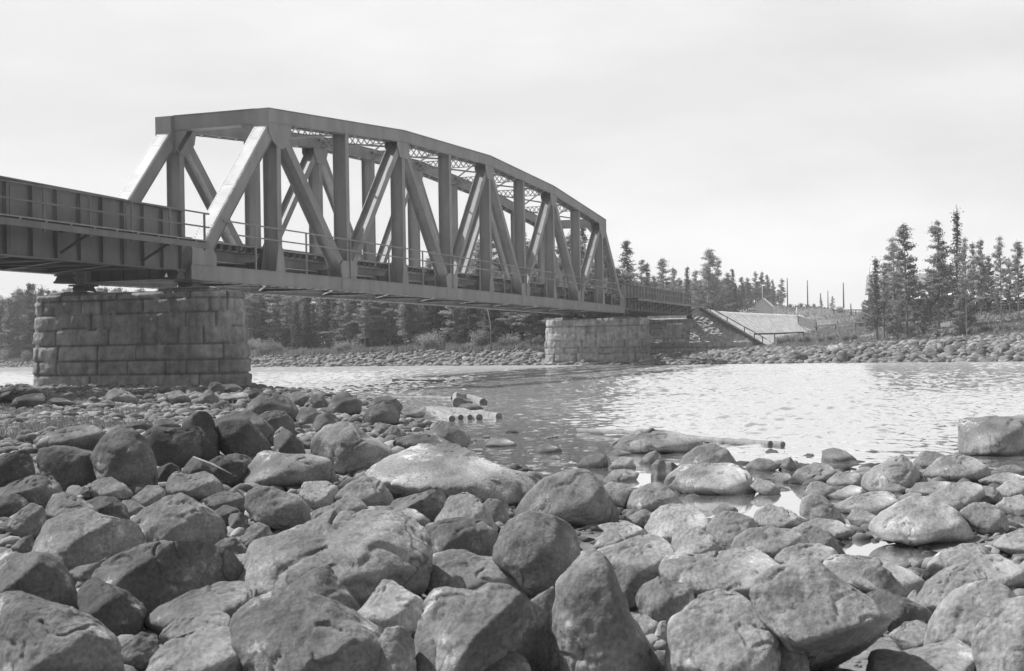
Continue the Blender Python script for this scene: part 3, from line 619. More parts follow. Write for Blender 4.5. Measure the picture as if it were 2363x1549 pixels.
tag(link(bpy.data.objects.new('stone_revetment', me)), 'dry stone pitching wedge between the abutment and the wooden stair', 'stone wall')
# embankment
def crest(x): return float(np.interp(x, [97.6, 105, 113, 144, 179], [5.42, 5.30, 5.34, 5.70, 6.12]))
xs = np.concatenate([np.arange(97.9, 130, .5), np.arange(130, 178, 2)]); prof = []
for x in xs:
    zc = crest(x); yc = -1.35-.9*min(max((x-97.9)/40, 0), 1.0); bend = 0.0
    yw = 7.6+3*min(max((x-110)/20, 0), 1); row = [(x, 30, zc-11), (x, yw, zc)]+[(x, yc+(yw-yc)*(1-k/6), zc+.02) for k in range(1, 6)]
    for k in range(0, 25):
        q = k/24; yy = yc-8.6*q; zz = zc-5.4*q*(1.0 if q > .06 else .6)
        row.append((x, yy, zz+.05*fbm(np.array([[x*.5, yy*.9, 0]]), 3)[0]))
    prof.append(row)
A_ = np.array(prof, float); nr, ncq = A_.shape[:2]; id_ = np.arange(nr*ncq).reshape(nr, ncq); Q = np.stack([id_[:-1, :-1], id_[1:, :-1], id_[1:, 1:], id_[:-1, 1:]], -1).reshape(-1, 4)
me = np_mesh('railway_embankment', A_.reshape(-1, 3), Q[:, ::-1], True); me.materials.append(M['gravel']); tag(link(bpy.data.objects.new('railway_embankment', me)), kind='structure')
# end face of embankment
mb = MB(); r0 = A_[0]; n = len(r0); mb.add([tuple(p) for p in r0]+[(97.9, -10, -1), (97.9, 26, -1)], [tuple(range(n))+(n, n+1)]); tag(mb.build('embankment_end', M['gravel']), kind='structure')
# stair
st = empty('wooden_stairway', (97.3, -7.9, .9)); tag(st, 'long timber stairway with a single handrail descending the embankment beside the abutment', 'stairway')
def SB(mb, nm, mt, par=None): mb.v = [(x-97.3, y+7.9, z-.9) for x, y, z in mb.v]; return mb.build(nm, mt, par or st)
sp0 = np.array([0, -.75, 5.42]); sp1 = np.array([0, -8.0, .95])
for x in (96.95, 97.85): mb = MB(); mb.bar(sp0+[x, 0, 0], sp1+[x, 0, 0], .07, .26, side=(1, 0, 0)); SB(mb, 'stair_beam', M['timber'])
mb = MB(); ns_ = 27
for k in range(ns_): p = sp0+(sp1-sp0)*(k+.5)/ns_; mb.box(96.99, 97.81, p[1]-.15, p[1]+.13, p[2]+.10, p[2]+.145)
SB(mb, 'treads', M['plank'])
mb = MB(); mb.bar((97.95, -1.35, 5.75), (97.95, -7.75, 2.0), .08, .09, side=(1, 0, 0)); hr_ = SB(mb, 'handrail', M['timber'])
for y in (-1.75, -3.55, -5.4, -7.3):
    t = (y+.75)/(-8.0+.75); z = sp0[2]+(sp1[2]-sp0[2])*t; t2 = (y+1.35)/(-6.4); zt_ = 5.75-3.75*t2
    mb = MB(); mb.box(97.91, 97.99, y-.045, y+.045, z-.1, zt_-.02); SB(mb, 'post', M['timber'], hr_)
# ================================================================ boulders traced from the photograph (crop frame: origin x, y, scale)
CROP = {'A': (0, 850, 2.954), 'B': (0, 1150, 2.954), 'C': (700, 1150, 2.954), 'D': (1400, 1150, 2.454), 'E': (700, 950, 2.954), 'F': (1400, 930, 2.454), 'G': (850, 840, 2.78), 'R': (1800, 460, 3.687)}
# crop | outline | tone | ridge u, left slope, right slope, up slope | landmark phrase (may be empty)
BT = """
B|-120,690 80,640 250,710 450,770 640,860 790,980 830,1110 840,1350 -120,1350|.95|.3,-.5,.9,.8|big boulder sloping down right in the bottom left corner
B|-160,420 -60,395 80,390 200,375 300,370 400,440 480,560 510,680 560,900 300,900 -160,800|.75|-.6,-.3,.25,.2,0,.2,-.3,.395|dark rounded boulder at the left edge above the corner boulder
B|640,560 660,480 800,380 960,320 1080,290 1330,300 1430,350 1530,420 1600,520 1620,640 1500,760 1000,860 800,760 650,620|.8|-.5,-1.0,.25,.7,-.1,.9,.05,.70|broad dark dome boulder in the lower left
B|515,640 540,590 620,550 740,590 850,640 930,720 990,760 960,980 780,1000 640,920 590,800|.55|-.5,-.6,.3,.2|dark cracked boulder under the broad dark dome
B|970,900 980,830 1080,740 1250,650 1440,600 1640,595 1760,640 1700,780 1400,900 1200,960 1080,990 1000,940|.95|.1,-.5,.4,1.0|long tilted slab left of the bottom centre
B|1080,960 1130,880 1250,800 1440,765 1560,800 1590,900 1600,1060 1300,1100 1100,1060|1.25|.2,-.3,.4,.9|pale round-backed boulder below the long tilted slab
B|950,1300 1050,1060 1160,960 1300,900 1500,895 1640,930 1700,1000 1740,1120 1760,1340 950,1340|1.45|.3,-.3,.5,1.0|pale smooth boulder cut by the bottom edge
B|1555,850 1570,780 1700,690 1900,635 2100,650 2250,700 2400,790 2560,900 2680,1020 2800,1260 2600,1360 1750,1340 1600,1000|1.0|.1,-.3,.5,.8,0,.7,-.3,.0|large smooth grey dome at the bottom left of centre
B|790,1020 950,920 1050,950 1090,1050 1000,1160 830,1200|1.0|0,-.3,.4,.6|
B|250,330 270,250 300,160 420,100 560,75 700,120 860,150 930,210 955,300 860,400 600,500 460,500 400,430 330,400|1.25|.4,-.3,.7,1.0,0,1.1,.12,.225|flat-topped boulder with pale upper face and black right flank
B|60,150 200,30 290,60 310,170 270,260 120,300 40,260|1.0|.1,-.3,.5,.6|
B|850,170 1000,60 1110,-5 1220,-35 1300,0 1420,70 1510,140 1530,250 1440,370 1300,380 1100,350 930,300|1.15|.15,-.4,.8,.7,0,1.2,0,-.3|grey boulder with a dark notch high on its face
B|1545,150 1560,110 1640,95 1690,130 1690,230 1600,240|.8|0,-.4,.5,.6|
B|1670,60 1680,-40 1760,-90 1860,-70 2040,-10 2110,60 2120,170 2000,240 1850,200 1740,160|1.1|.4,-.3,.3,.5,0,.6,-.5,.0|upright barrel-shaped boulder left of centre
B|1400,370 1500,290 1590,262 1650,310 1700,370 1640,440 1480,440|.75|-.5,-.8,.3,.5|
B|1500,430 1600,385 1700,385 1700,480 1550,490|1.35|0,-.3,.4,1.0|
C|-490,640 -440,480 -380,400 -330,270 -230,255 -100,210 60,170 200,110 420,95 620,110 760,165 840,240 885,340 875,500 830,640 700,740 500,800 300,780 -100,700|1.15|.6,-.15,.8,.95,0,.9,-.37,-.25|largest broad lichen-speckled boulder of the foreground
C|-160,660 -60,570 60,490 160,470 240,540 330,650 400,760 330,860 60,840|.85|-.1,-.6,.5,.6|wedge leaning on the largest speckled boulder
B|80,330 150,270 210,250 235,310 200,380 100,400|.9|0,-.4,.4,.6|
B|1640,290 1690,200 1760,160 1830,190 1870,270 1780,330 1690,330|1.1|.2,-.4,.6,.7|
B|450,510 520,470 640,440 710,410 680,520 580,620 490,600|.95|0,-.3,.3,.9|
C|330,800 420,730 480,640 530,580 590,575 680,620 800,690 830,740 780,880 700,960 500,960 430,900|1.75|.0,-.2,.3,1.1|angular rock with a bright white face
C|480,1010 560,880 650,865 720,920 760,1000 770,1120 770,1340 500,1340 490,1120|1.5|.2,-.4,.5,.5|small upright white-faced rock under the angular white one
C|765,900 800,800 830,700 900,640 1000,620 1160,610 1250,575 1400,580 1500,630 1560,700 1640,790 1700,900 1750,1050 1780,1340 780,1340 760,1000|1.1|.2,-.45,.6,.8,0,1.2,-.36,.655|big boulder with bright left half and dark right half at the bottom
C|740,1150 800,990 880,945 950,945 1010,1010 1090,1110 1120,1340 730,1340|1.0|.2,-.4,.8,.4|
C|1200,1120 1290,1060 1380,1030 1460,1060 1530,1110 1620,1340 1100,1340|1.0|0,-.3,.4,1.0|
C|1740,1200 1700,900 1690,760 1720,660 1710,580 1760,520 1820,450 1900,385 2000,370 2060,400 2110,480 2150,600 2200,700 2260,850 2363,1000 2450,1150 2520,1360 1760,1360|1.1|.05,-.15,.45,.25,0,1.2,.0,-.18|tall upright pointed boulder with a white tip
C|1540,700 1620,650 1700,600 1760,700 1730,900 1640,860|.95|0,-.4,.3,.3|
C|775,540 800,480 880,390 1000,360 1100,360 1200,400 1290,410 1400,450 1480,490 1540,590 1580,700 1400,720 1200,700 950,700 830,660|1.1|-.1,-.4,.5,.8|humped boulder behind the big half-lit one
C|1300,330 1340,210 1400,140 1550,85 1700,110 1800,160 1870,240 1895,330 1890,450 1820,560 1740,690 1600,720 1500,620 1420,520 1280,420|1.0|.35,-.4,.5,.6,0,.3,-.5,.29|big round cracked boulder at the centre
C|810,190 940,145 1100,130 1230,150 1320,230 1340,330 1300,420 1150,430 980,420 850,400|.72|-.3,-.5,.45,.4|
E|590,640 620,600 850,540 920,510 970,570 985,620 980,690 900,770 800,770 650,720|.85|.0,-.4,.5,.6,0,.5,-.2,.35|
C|375,120 430,65 600,60 760,80 870,150 880,220 600,220 400,200|1.1|0,-.3,.3,1.0|
E|880,760 960,650 980,580 1100,545 1200,600 1280,700 1340,820 1200,860 1000,820|1.35|.5,-.3,.9,.9|
E|1210,650 1260,590 1330,600 1400,640 1400,730 1330,800 1240,720|1.1|0,-.4,.5,.5|
E|1440,680 1540,540 1640,465 1760,410 1850,390 1960,410 2030,490 2090,580 2165,690 2160,780 2000,790 1800,770 1600,740 1450,730|1.05|.3,-.5,.6,.5,0,1.6,-.2,-.58|triangular boulder with a ridge and dark right side near the centre
E|380,460 500,340 620,310 640,280 700,260 830,250 1040,250 1150,290 1300,350 1450,410 1600,450 1660,500 1600,600 1480,650 1350,660 1200,640 1050,640 850,660 650,640 450,560|1.3|-.1,-.1,.15,1.2|long low pale slab spreading over the middle of the shore
E|200,600 240,540 340,470 440,440 530,470 590,550 625,610 590,680 430,700 240,670|1.15|.25,-.4,.7,.6|
E|40,750 60,680 200,630 280,575 380,600 440,650 400,730 200,770 60,790|.9|0,-.4,.4,.7|
E|-30,560 0,480 150,475 230,510 245,570 220,650 100,680 10,620|1.6|.2,-.2,.4,.8|whitish knobbly stone left of the long pale slab
E|40,280 60,180 130,100 250,65 330,80 420,150 560,230 650,295 640,390 480,420 400,440 300,440 180,400 40,330|1.15|-.35,-.7,.25,.4|pyramid boulder with pale left face at the water corner
E|600,215 640,180 760,155 880,160 980,200 1070,250 1000,300 750,310 620,270|.6|-.6,-.4,.2,.3|low black rock at the edge of the inlet
E|820,170 900,100 940,65 1000,70 1080,120 1140,180 1140,230 1050,260 900,230|.85|-.2,-.6,.35,.5|dark peaked rock at the edge of the inlet
E|465,130 500,90 540,80 590,110 600,170 500,170|.8|0,-.4,.4,.5|
E|520,180 600,90 650,110 690,160 690,215 560,215|.95|0,-.4,.4,.5|
E|1225,232 1290,190 1370,185 1450,215 1460,250 1260,262|1.2|0,-.2,.2,1.2|flat pale stone awash in the inlet
E|1550,275 1600,235 1700,225 1760,260 1760,300 1580,305|.8|0,-.2,.2,1.0|
E|1500,205 1620,185 1740,162 1750,185 1640,205|1.0|0,-.2,.2,1.0|
E|1860,370 1920,310 2000,290 2060,290 2080,340 2070,400 1950,410|.75|.2,-.4,.5,.5|
E|1375,150 1390,130 1440,128 1480,145 1470,165 1390,165|.6|0,-.4,.4,.5|
E|1140,180 1180,162 1250,160 1290,180 1240,200 1160,200|1.0|0,-.3,.3,1.0|
E|1590,330 1640,300 1740,300 1770,330 1730,350 1620,352|1.2|0,-.3,.3,1.0|
F|5,240 80,200 180,160 270,152 380,165 480,190 545,222 550,270 430,300 200,305 60,280|.9|.1,-.15,.35,.9|smooth whale-backed rock lying in the river
F|400,370 440,300 520,240 600,230 680,260 720,310 750,355 700,400 500,400|.85|.2,-.4,.6,.5|
F|310,470 350,400 440,360 600,350 740,350 810,400 815,440 838,490 835,545 700,545 600,535 450,530 330,510|1.35|.4,-.2,.5,1.0|long rough pale slab at the shore pools
F|182,345 220,290 280,268 305,290 312,325 250,368 200,362|.85|-.2,-.4,.5,.5|
F|250,440 255,350 290,320 330,330 342,370 325,450 270,462|.85|-.4,-.4,.3,.1|
F|318,410 340,350 370,335 412,362 370,410 332,440|.6|-.4,-.5,.3,.4|
F|-10,305 50,260 130,280 152,298 60,318|1.0|0,-.3,.4,.8|
F|5,365 80,305 140,310 172,370 100,395 20,395|1.2|.4,-.2,.5,.9|
F|-40,450 40,380 120,375 197,400 155,440 148,462 60,465|1.2|.1,-.3,.5,.7|
F|-30,480 30,445 100,460 157,500 115,570 100,620 40,580 -10,530|1.3|.3,-.2,.6,.5|
F|112,570 150,500 240,455 300,450 380,500 430,560 455,600 380,630 300,620 240,650 130,650|1.1|-.4,-.6,.2,.6|
F|100,670 160,620 220,600 262,630 250,680 200,712 130,700|1.0|0,-.4,.5,.5|
F|205,710 260,640 310,590 380,575 480,580 560,640 605,700 560,760 460,800 350,820 250,760|1.6|.6,-.2,.5,1.0|round white-topped boulder right of centre
F|368,810 380,760 450,720 520,710 590,750 640,830 650,900 560,930 420,930 375,870|1.35|.1,-.3,.4,.9|
F|560,720 600,650 660,615 740,620 820,650 865,715 840,800 720,880 650,870 590,780|1.1|.1,-.4,.7,.6|
F|695,840 720,770 800,710 930,700 1060,720 1140,760 1180,830 1080,900 940,920 780,900|1.05|-.1,-.5,.5,.7|
F|820,675 850,610 930,578 1000,590 1080,630 1155,672 1100,730 960,730 850,710|1.35|.3,-.3,.6,.9|
F|940,890 1000,830 1100,800 1220,800 1300,830 1330,890 1250,960 1050,970|1.15|-.2,-.4,.4,.9|
D|1060,200 1180,160 1260,190 1300,250 1380,345 1300,370 1150,290|.8|-.4,-.6,.4,.2|
F|1060,725 1100,690 1200,660 1320,670 1400,735 1330,790 1200,780|1.2|.3,-.3,.3,.9|
F|1470,720 1560,630 1660,560 1760,525 1850,540 1950,590 2010,650 2070,740 2130,795 2000,815 1850,810 1700,800 1560,775|1.5|.1,-.3,.35,.7|large rough whitish tent-shaped rock beside the shore pool
F|1090,620 1110,540 1170,510 1230,530 1290,590 1340,650 1380,700 1260,720 1180,700 1110,680|1.2|-.2,-.3,.5,.5|
F|1285,585 1400,530 1500,510 1620,510 1668,555 1620,630 1530,660 1450,660 1330,620|1.25|.5,-.2,.7,1.0|
F|1362,650 1400,605 1450,605 1565,655 1520,700 1400,712|1.3|.1,-.3,.4,.8|
F|1445,480 1455,430 1510,370 1600,320 1680,292 1720,310 1770,370 1825,445 1780,490 1600,510 1480,510|1.3|.2,-.4,1.4,.4,-.2|sharp-peaked rock with pale left and dark right face
F|1730,345 1800,270 1860,275 1930,300 1920,350 1780,410 1740,380|1.0|0,-.4,.4,.6|
F|1780,400 1900,310 2000,290 2100,320 2170,370 2185,425 2100,460 1950,470 1820,460|1.1|.4,-.2,.4,.9|
F|1700,510 1760,460 1850,445 1950,450 1968,480 1900,530 1780,540|1.05|.2,-.3,.5,.9|
F|1820,540 1950,460 2060,445 2120,470 2155,550 2100,610 1960,600 1870,570|1.25|.4,-.4,.8,.8|
F|2115,500 2190,475 2242,530 2230,570 2150,575|.95|.0,-.4,.5,.5|
F|2000,620 2080,570 2150,562 2220,590 2265,650 2270,720 2200,750 2110,740 2050,690|1.15|.35,-.4,.7,.7|
F|1998,300 1998,180 2020,110 2080,85 2180,78 2363,70 2420,120 2440,310 2200,320|.85|-.6,-.3,.12,.12|rough square-topped boulder standing in the river at the right edge
F|1213,325 1225,270 1290,255 1350,270 1432,332 1350,350 1230,350|1.0|.1,-.2,.4,.8|egg-shaped stone awash off the shore
F|1100,305 1140,285 1170,290 1190,312 1140,320|1.0|0,-.3,.3,.8|
F|888,285 920,262 960,268 984,290 930,300|.9|0,-.3,.3,.8|
F|782,360 860,308 930,320 982,362 920,400 820,412|.85|.3,-.3,.6,.6|
F|972,385 1000,320 1040,305 1072,352 1066,400 1000,402|.8|.0,-.4,.5,.3|
F|1036,450 1080,380 1180,340 1260,345 1312,402 1260,450 1180,470 1130,482 1060,475|1.05|.3,-.4,.5,.8|
F|1240,450 1320,390 1452,398 1458,465 1350,500 1280,495|1.25|.5,-.1,.5,.9|
F|1105,535 1160,450 1220,445 1305,490 1260,550 1150,570|1.1|.1,-.4,.5,.6|
F|1210,530 1400,470 1465,482 1445,510 1300,575|1.45|0,-.2,.2,1.2|
F|808,470 860,430 930,440 995,500 940,548 880,525|1.35|.2,-.3,.3,1.0|
F|925,440 980,400 1040,400 1055,445 1000,475|1.25|0,-.3,.3,1.0|
F|1545,500 1600,455 1670,455 1718,488 1660,525 1580,520|1.05|.2,-.3,.5,.8|
F|2200,590 2260,540 2363,520 2440,610 2300,650|1.5|0,-.3,.4,.9|
F|2210,500 2260,450 2340,420 2420,480 2320,550 2240,545|1.5|0,-.3,.4,.9|
F|2090,450 2220,400 2310,395 2400,430 2250,490|1.2|0,-.3,.4,.9|
F|2185,405 2240,360 2320,350 2400,400 2300,430|.9|0,-.3,.4,.7|
F|570,640 650,568 720,580 750,615 640,655|1.2|0,-.3,.4,.9|
F|1635,545 1720,505 1800,520 1720,580|1.2|0,-.3,.4,.9|
F|1840,545 1920,515 1990,550 2040,610 1960,620|1.2|0,-.3,.4,.9|
F|2190,810 2260,750 2363,720 2480,800 2320,880|1.5|0,-.3,.4,.9|
D|-60,290 0,280 120,240 230,210 300,215 370,260 390,310 380,400 300,450 250,500 80,460 -20,380|1.3|.5,-.1,.6,.8|flat-faced pale boulder with a vertical crack
D|30,420 120,375 180,410 230,470 220,600 100,640 50,540|.65|-.3,-.5,.3,.3|
D|160,570 200,490 300,445 380,470 480,490 515,620 440,700 300,740 200,680|.95|-.35,-1.0,.5,.4|round boulder with bright left cheek and black hollow
D|290,390 340,320 420,310 520,330 600,310 760,300 860,300 940,350 995,390 950,460 850,540 800,600 700,600 520,620 480,520 320,480|1.2|.45,-.2,.8,.9|long irregular boulder with a dark split end
D|800,560 830,460 900,400 1000,370 1100,335 1200,360 1290,430 1400,500 1500,580 1590,660 1620,740 1620,880 1560,1000 1400,1200 1160,1200 1060,900 960,760 850,680|1.25|.30,-.15,.6,.8,0,.55,-1.6,.62|huge lichen-spotted boulder with a black underside at lower right
D|310,1150 330,880 340,760 335,720 420,650 540,560 640,530 760,545 850,620 930,700 960,760 1010,850 1040,1180|1.3|.3,-.2,.5,.9,0,1.3,-.1,-.55|big smooth grey boulder left of the huge spotted one
D|460,1150 490,850 500,780 560,730 640,740 700,740 800,800 870,870 930,1150|1.1|0,-.5,.5,.6|jagged mottled rock at the bottom edge
D|950,1150 935,740 1010,715 1070,760 1120,850 1190,1150|1.0|-.2,-.6,.6,.2|
D|1215,380 1300,335 1450,335 1580,345 1700,400 1795,460 1815,520 1720,580 1640,600 1450,520 1290,470|1.15|.2,-.2,.4,1.0|
D|1430,500 1460,400 1540,370 1600,410 1665,520 1690,610 1560,600|.9|-.3,-.9,.4,.4|
D|1470,560 1560,510 1650,550 1800,610 1838,645 1840,740 1620,780 1540,700|.6|-.2,-.5,.4,.3|low black boulder right of the huge spotted one
D|1600,780 1700,710 1780,703 1835,725 1845,830 1820,900 1700,900|1.2|0,-.3,.3,1.0|
D|1785,470 1830,360 1900,300 2050,275 2130,275 2250,330 2330,380 2420,480 2200,560 1900,540|1.45|.3,-.3,.6,.9|broad whitish boulder by the right edge
D|1740,620 1830,480 1950,400 2080,362 2130,390 2145,460 2100,560 1950,660 1780,680|1.05|.2,-.5,.4,.8|
D|1800,900 1830,740 1890,620 1990,530 2100,480 2200,465 2270,500 2330,560 2380,720 2300,950 2000,1000 1850,960|1.35|.45,-.3,.6,.7,0,1.1,.1,-.12|tall pale round-shouldered boulder in the lower right
D|2095,1150 2085,820 2120,740 2200,650 2280,580 2420,540 2500,700 2520,1150|1.35|.2,-.4,.4,.6|pale boulder cut by the bottom right corner
D|1420,1150 1500,890 1560,870 1700,890 1850,850 2020,820 2110,860 2140,1150|1.0|0,-.3,.4,1.0|wide low rock along the bottom right edge
D|320,680 370,612 440,630 430,700 345,730|1.0|0,-.3,.3,.7|
D|265,790 300,700 340,690 345,800 290,840|1.6|0,-.3,.3,.6|
D|140,680 220,660 300,710 285,810 190,800|1.3|0,-.3,.3,.9|
D|-80,270 0,170 60,190 130,255 80,320 -50,330|1.3|.3,-.2,.6,.8|
D|-60,150 60,140 120,135 190,160 240,205 160,270 40,240|1.4|0,-.2,.5,.9|
D|1695,575 1740,520 1790,520 1790,620 1720,625|1.2|0,-.3,.3,.7|
A|-60,210 80,120 130,105 200,120 290,150 318,195 290,250 80,265 -60,260|.55|0,-.3,.3,.2|dark block at the left edge beside the pier base
A|60,260 110,200 200,175 270,170 315,210 318,270 200,290|.5|-.4,-.4,.2,.2|
A|320,225 360,200 430,205 520,240 440,262|.75|0,-.2,.2,.8|
A|695,205 740,150 790,133 860,160 930,200 950,240 820,255|1.2|-.2,-.6,.3,.8|pale humped stone in front of the near pier
A|960,225 990,175 1030,170 1065,200 1050,235|.85|0,-.4,.4,.4|
A|1120,225 1160,160 1220,148 1280,190 1305,225 1200,245|1.3|.1,-.4,.4,.8|
A|1413,160 1430,100 1480,90 1530,120 1530,175 1460,180|.75|0,-.4,.4,.4|round dark stone on the near pier footing
A|1500,172 1520,110 1600,105 1662,145 1650,178|.85|.2,-.3,.3,.5|
A|1335,215 1400,145 1440,150 1490,200 1490,255 1380,255|1.0|0,-.5,.5,.6|
A|1465,220 1500,170 1680,165 1695,205 1600,240|1.5|0,-.1,.2,1.2|
A|1675,185 1720,140 1780,145 1805,185 1740,220|.6|0,-.3,.3,.4|
A|1655,295 1720,210 1790,170 1880,170 1960,200 2020,260 2045,335 2000,370 1880,340 1700,330|.9|-.3,-.7,.35,.6|large rounded boulder right of the near pier
A|1955,210 1990,160 2080,160 2115,195 2070,260 2000,270|1.1|.3,-.3,.4,.8|
A|2105,215 2140,180 2200,190 2245,245 2210,300 2150,275|.9|0,-.4,.4,.6|
A|2220,300 2250,220 2300,170 2363,160 2420,190 2470,230 2460,310 2300,350|.85|0,-.4,.4,.6|
A|2015,340 2050,270 2120,262 2195,305 2170,370 2110,400 2040,400|1.0|.1,-.5,.5,.6|
A|2112,420 2160,320 2220,300 2280,320 2315,355 2260,430 2150,470|.95|0,-.5,.5,.6|
A|1475,420 1500,360 1600,332 1680,345 1760,420 1830,500 1855,590 1800,650 1600,640 1500,560|.65|-.5,-.5,.2,.35|big smooth dark ball-shaped boulder on the left
A|1425,380 1490,330 1600,290 1690,290 1800,350 1860,410 1895,490 1860,560 1700,500 1500,420|.7|-.3,-.4,.3,.8|
A|1740,330 1820,290 1940,290 2000,350 2015,440 1950,470 1850,440 1790,370|.8|-.2,-.5,.4,.5|
A|1855,450 1900,398 1980,430 2060,500 2085,600 1990,640 1880,600|.7|-.4,-.4,.3,.4|
A|1235,380 1330,290 1400,285 1450,350 1490,470 1495,600 1420,660 1320,560|.65|-.3,-.6,.2,.2|tall dark stone wedged behind the black boulders
A|960,460 1050,395 1150,410 1330,395 1380,440 1388,570 1360,660 1200,700 1080,700 990,600|.5|-.6,-.3,.1,.15|black square-shouldered boulder on the left
A|1055,690 1160,640 1235,685 1220,820 1060,820|.5|0,-.3,.3,.3|
A|620,600 720,450 800,385 880,395 960,460 1010,550 1050,640 1072,760 1060,850 850,870 700,820 660,700|.85|-.05,-.5,.35,.4,0,.5,-.1,.1|steep conical boulder with white crest on the left
A|250,540 320,450 450,400 560,378 660,400 725,445 700,540 540,590 400,570|.95|-.1,-.3,.3,.8|
A|260,610 280,540 380,525 500,540 640,580 685,650 698,730 660,830 480,850 300,840 280,700|.68|-.55,-.4,.15,.3|dark blocky boulder left of the conical one
A|828,405 880,370 1000,355 1045,390 1000,450 900,450|.55|0,-.2,.2,.5|
A|1040,400 1100,345 1180,350 1240,400 1160,440|.7|0,-.2,.2,.5|
A|-60,620 80,570 140,555 200,620 230,700 230,800 -60,830|.6|-.2,-.6,.3,.3|
A|-60,880 80,780 220,730 340,740 400,800 425,870 380,960 150,980 -60,1000|.85|0,-.3,.4,.7|
A|605,810 640,760 740,745 840,790 912,855 880,910 700,920 620,880|1.2|.1,-.3,.4,1.0|pale loaf-shaped stone under the conical boulder
A|495,860 560,802 620,830 640,880 560,905|.95|0,-.3,.3,.6|
A|858,800 920,780 968,812 950,870|1.1|0,-.3,.3,.6|
A|890,890 1000,800 1080,800 1125,832 1120,910 1000,970|1.2|.3,-.4,.5,.8|
A|1130,820 1150,740 1190,705 1280,730 1380,705 1450,730 1510,790 1525,840 1460,900 1300,920 1180,890|1.2|.0,-.3,.5,.8|two-humped pale boulder left of the box-shaped slab
A|1480,680 1540,590 1600,578 1700,600 1730,660 1680,780 1560,760|.9|-.3,-.6,.3,.6|
A|1655,770 1680,660 1730,590 1790,573 2000,585 2150,595 2250,620 2285,700 2290,770 2100,800 1900,820 1750,840 1675,820|1.15|-.55,-.6,.12,.35|long box-shaped slab with squared ends
A|1235,720 1300,600 1400,630 1475,705 1490,800 1300,800|.7|0,-.3,.3,.6|
A|1410,640 1500,590 1665,640 1690,790 1520,820|.5|0,-.2,.3,.3|
A|285,990 330,870 420,840 480,860 560,900 650,960 690,1050 500,1110 300,1090|1.15|.0,-.3,.4,.8|
A|565,910 680,875 780,880 850,940 885,1035 860,1090 700,1090|.7|-.4,-.4,.2,.5|
A|810,910 900,895 1000,960 960,1050 860,1030|1.1|0,-.3,.3,.9|
A|1385,890 1500,840 1640,832 1705,862 1690,970 1560,1000 1420,960|.85|0,-.3,.3,.8|
A|1420,1000 1520,930 1620,960 1670,1030 1620,1080 1460,1080|.75|0,-.4,.4,.7|
A|-60,890 80,852 150,880 195,925 140,1010 -60,1030|.7|0,-.3,.3,.5|
G|-20,280 60,210 130,205 180,220 222,275 200,320 60,320|.6|0,-.3,.3,.4|
G|-40,350 0,280 100,240 160,250 205,315 195,385 80,400 -20,390|.75|-.2,-.5,.3,.6|
G|178,325 230,290 300,278 370,320 345,350 220,360|.9|0,-.2,.3,1.0|
G|15,440 60,380 110,380 145,425 100,455|.7|0,-.3,.4,.6|
G|75,470 150,400 200,410 245,445 235,490 110,495|.9|0,-.3,.4,.8|
G|560,290 620,240 680,245 745,290 660,306|.9|0,-.3,.4,.8|brown-grey stone poking out beside the stranded logs
R|45,1385 60,1310 100,1298 180,1300 240,1330 245,1385|.6|-.3,-.4,.3,.3|large dark boulder among the stones of the far bank
R|485,1360 490,1295 585,1295 580,1345 560,1400 500,1400|.6|0,-.3,.3,.2|dark cube-like block on the far bank left of the pines
R|395,1300 410,1250 460,1238 500,1260 512,1300|1.9|.2,-.3,.3,.9|whitish round boulder on the far bank above the dark block
R|905,1398 930,1355 965,1362 978,1398|.9|0,-.4,.4,.6|
R|1000,1400 1040,1375 1090,1370 1112,1398|.8|0,-.4,.4,.6|
R|1580,1388 1590,1345 1640,1335 1662,1388|.9|0,-.4,.4,.6|
G|740,490 800,470 880,480 965,520 900,540 750,535|1.1|0,-.2,.2,1.2|
"""
def ico(sub):
    import bmesh
    bm = bmesh.new(); bmesh.ops.create_icosphere(bm, subdivisions=sub, radius=1.0); bm.verts.ensure_lookup_table()
    V = np.array([v.co[:] for v in bm.verts]); Fc = np.array([[v.index for v in f.verts] for f in bm.faces]); bm.free(); return V, Fc
ICO = {k: ico(k) for k in (1, 2, 3, 4, 5, 6)}
def contact_depth(px, py):
    if py < 842 and px > 1700:
        for D in np.arange(90, 150, .25):
            x, y = xy_of(px, D); z = gz(x, y)
            if z > -.1 and hor(px)+(CAM[2]-z)*F_PX/D <= py: return D
        return 104.0
    D = 10.0
    for _ in range(40):
        x, y = xy_of(px, D); z = max(gz(x, y), -.05); D = .5*D+.5*min(60, (CAM[2]-z)*F_PX/max(py-hor(px), 20))
    return D
BOULD = []
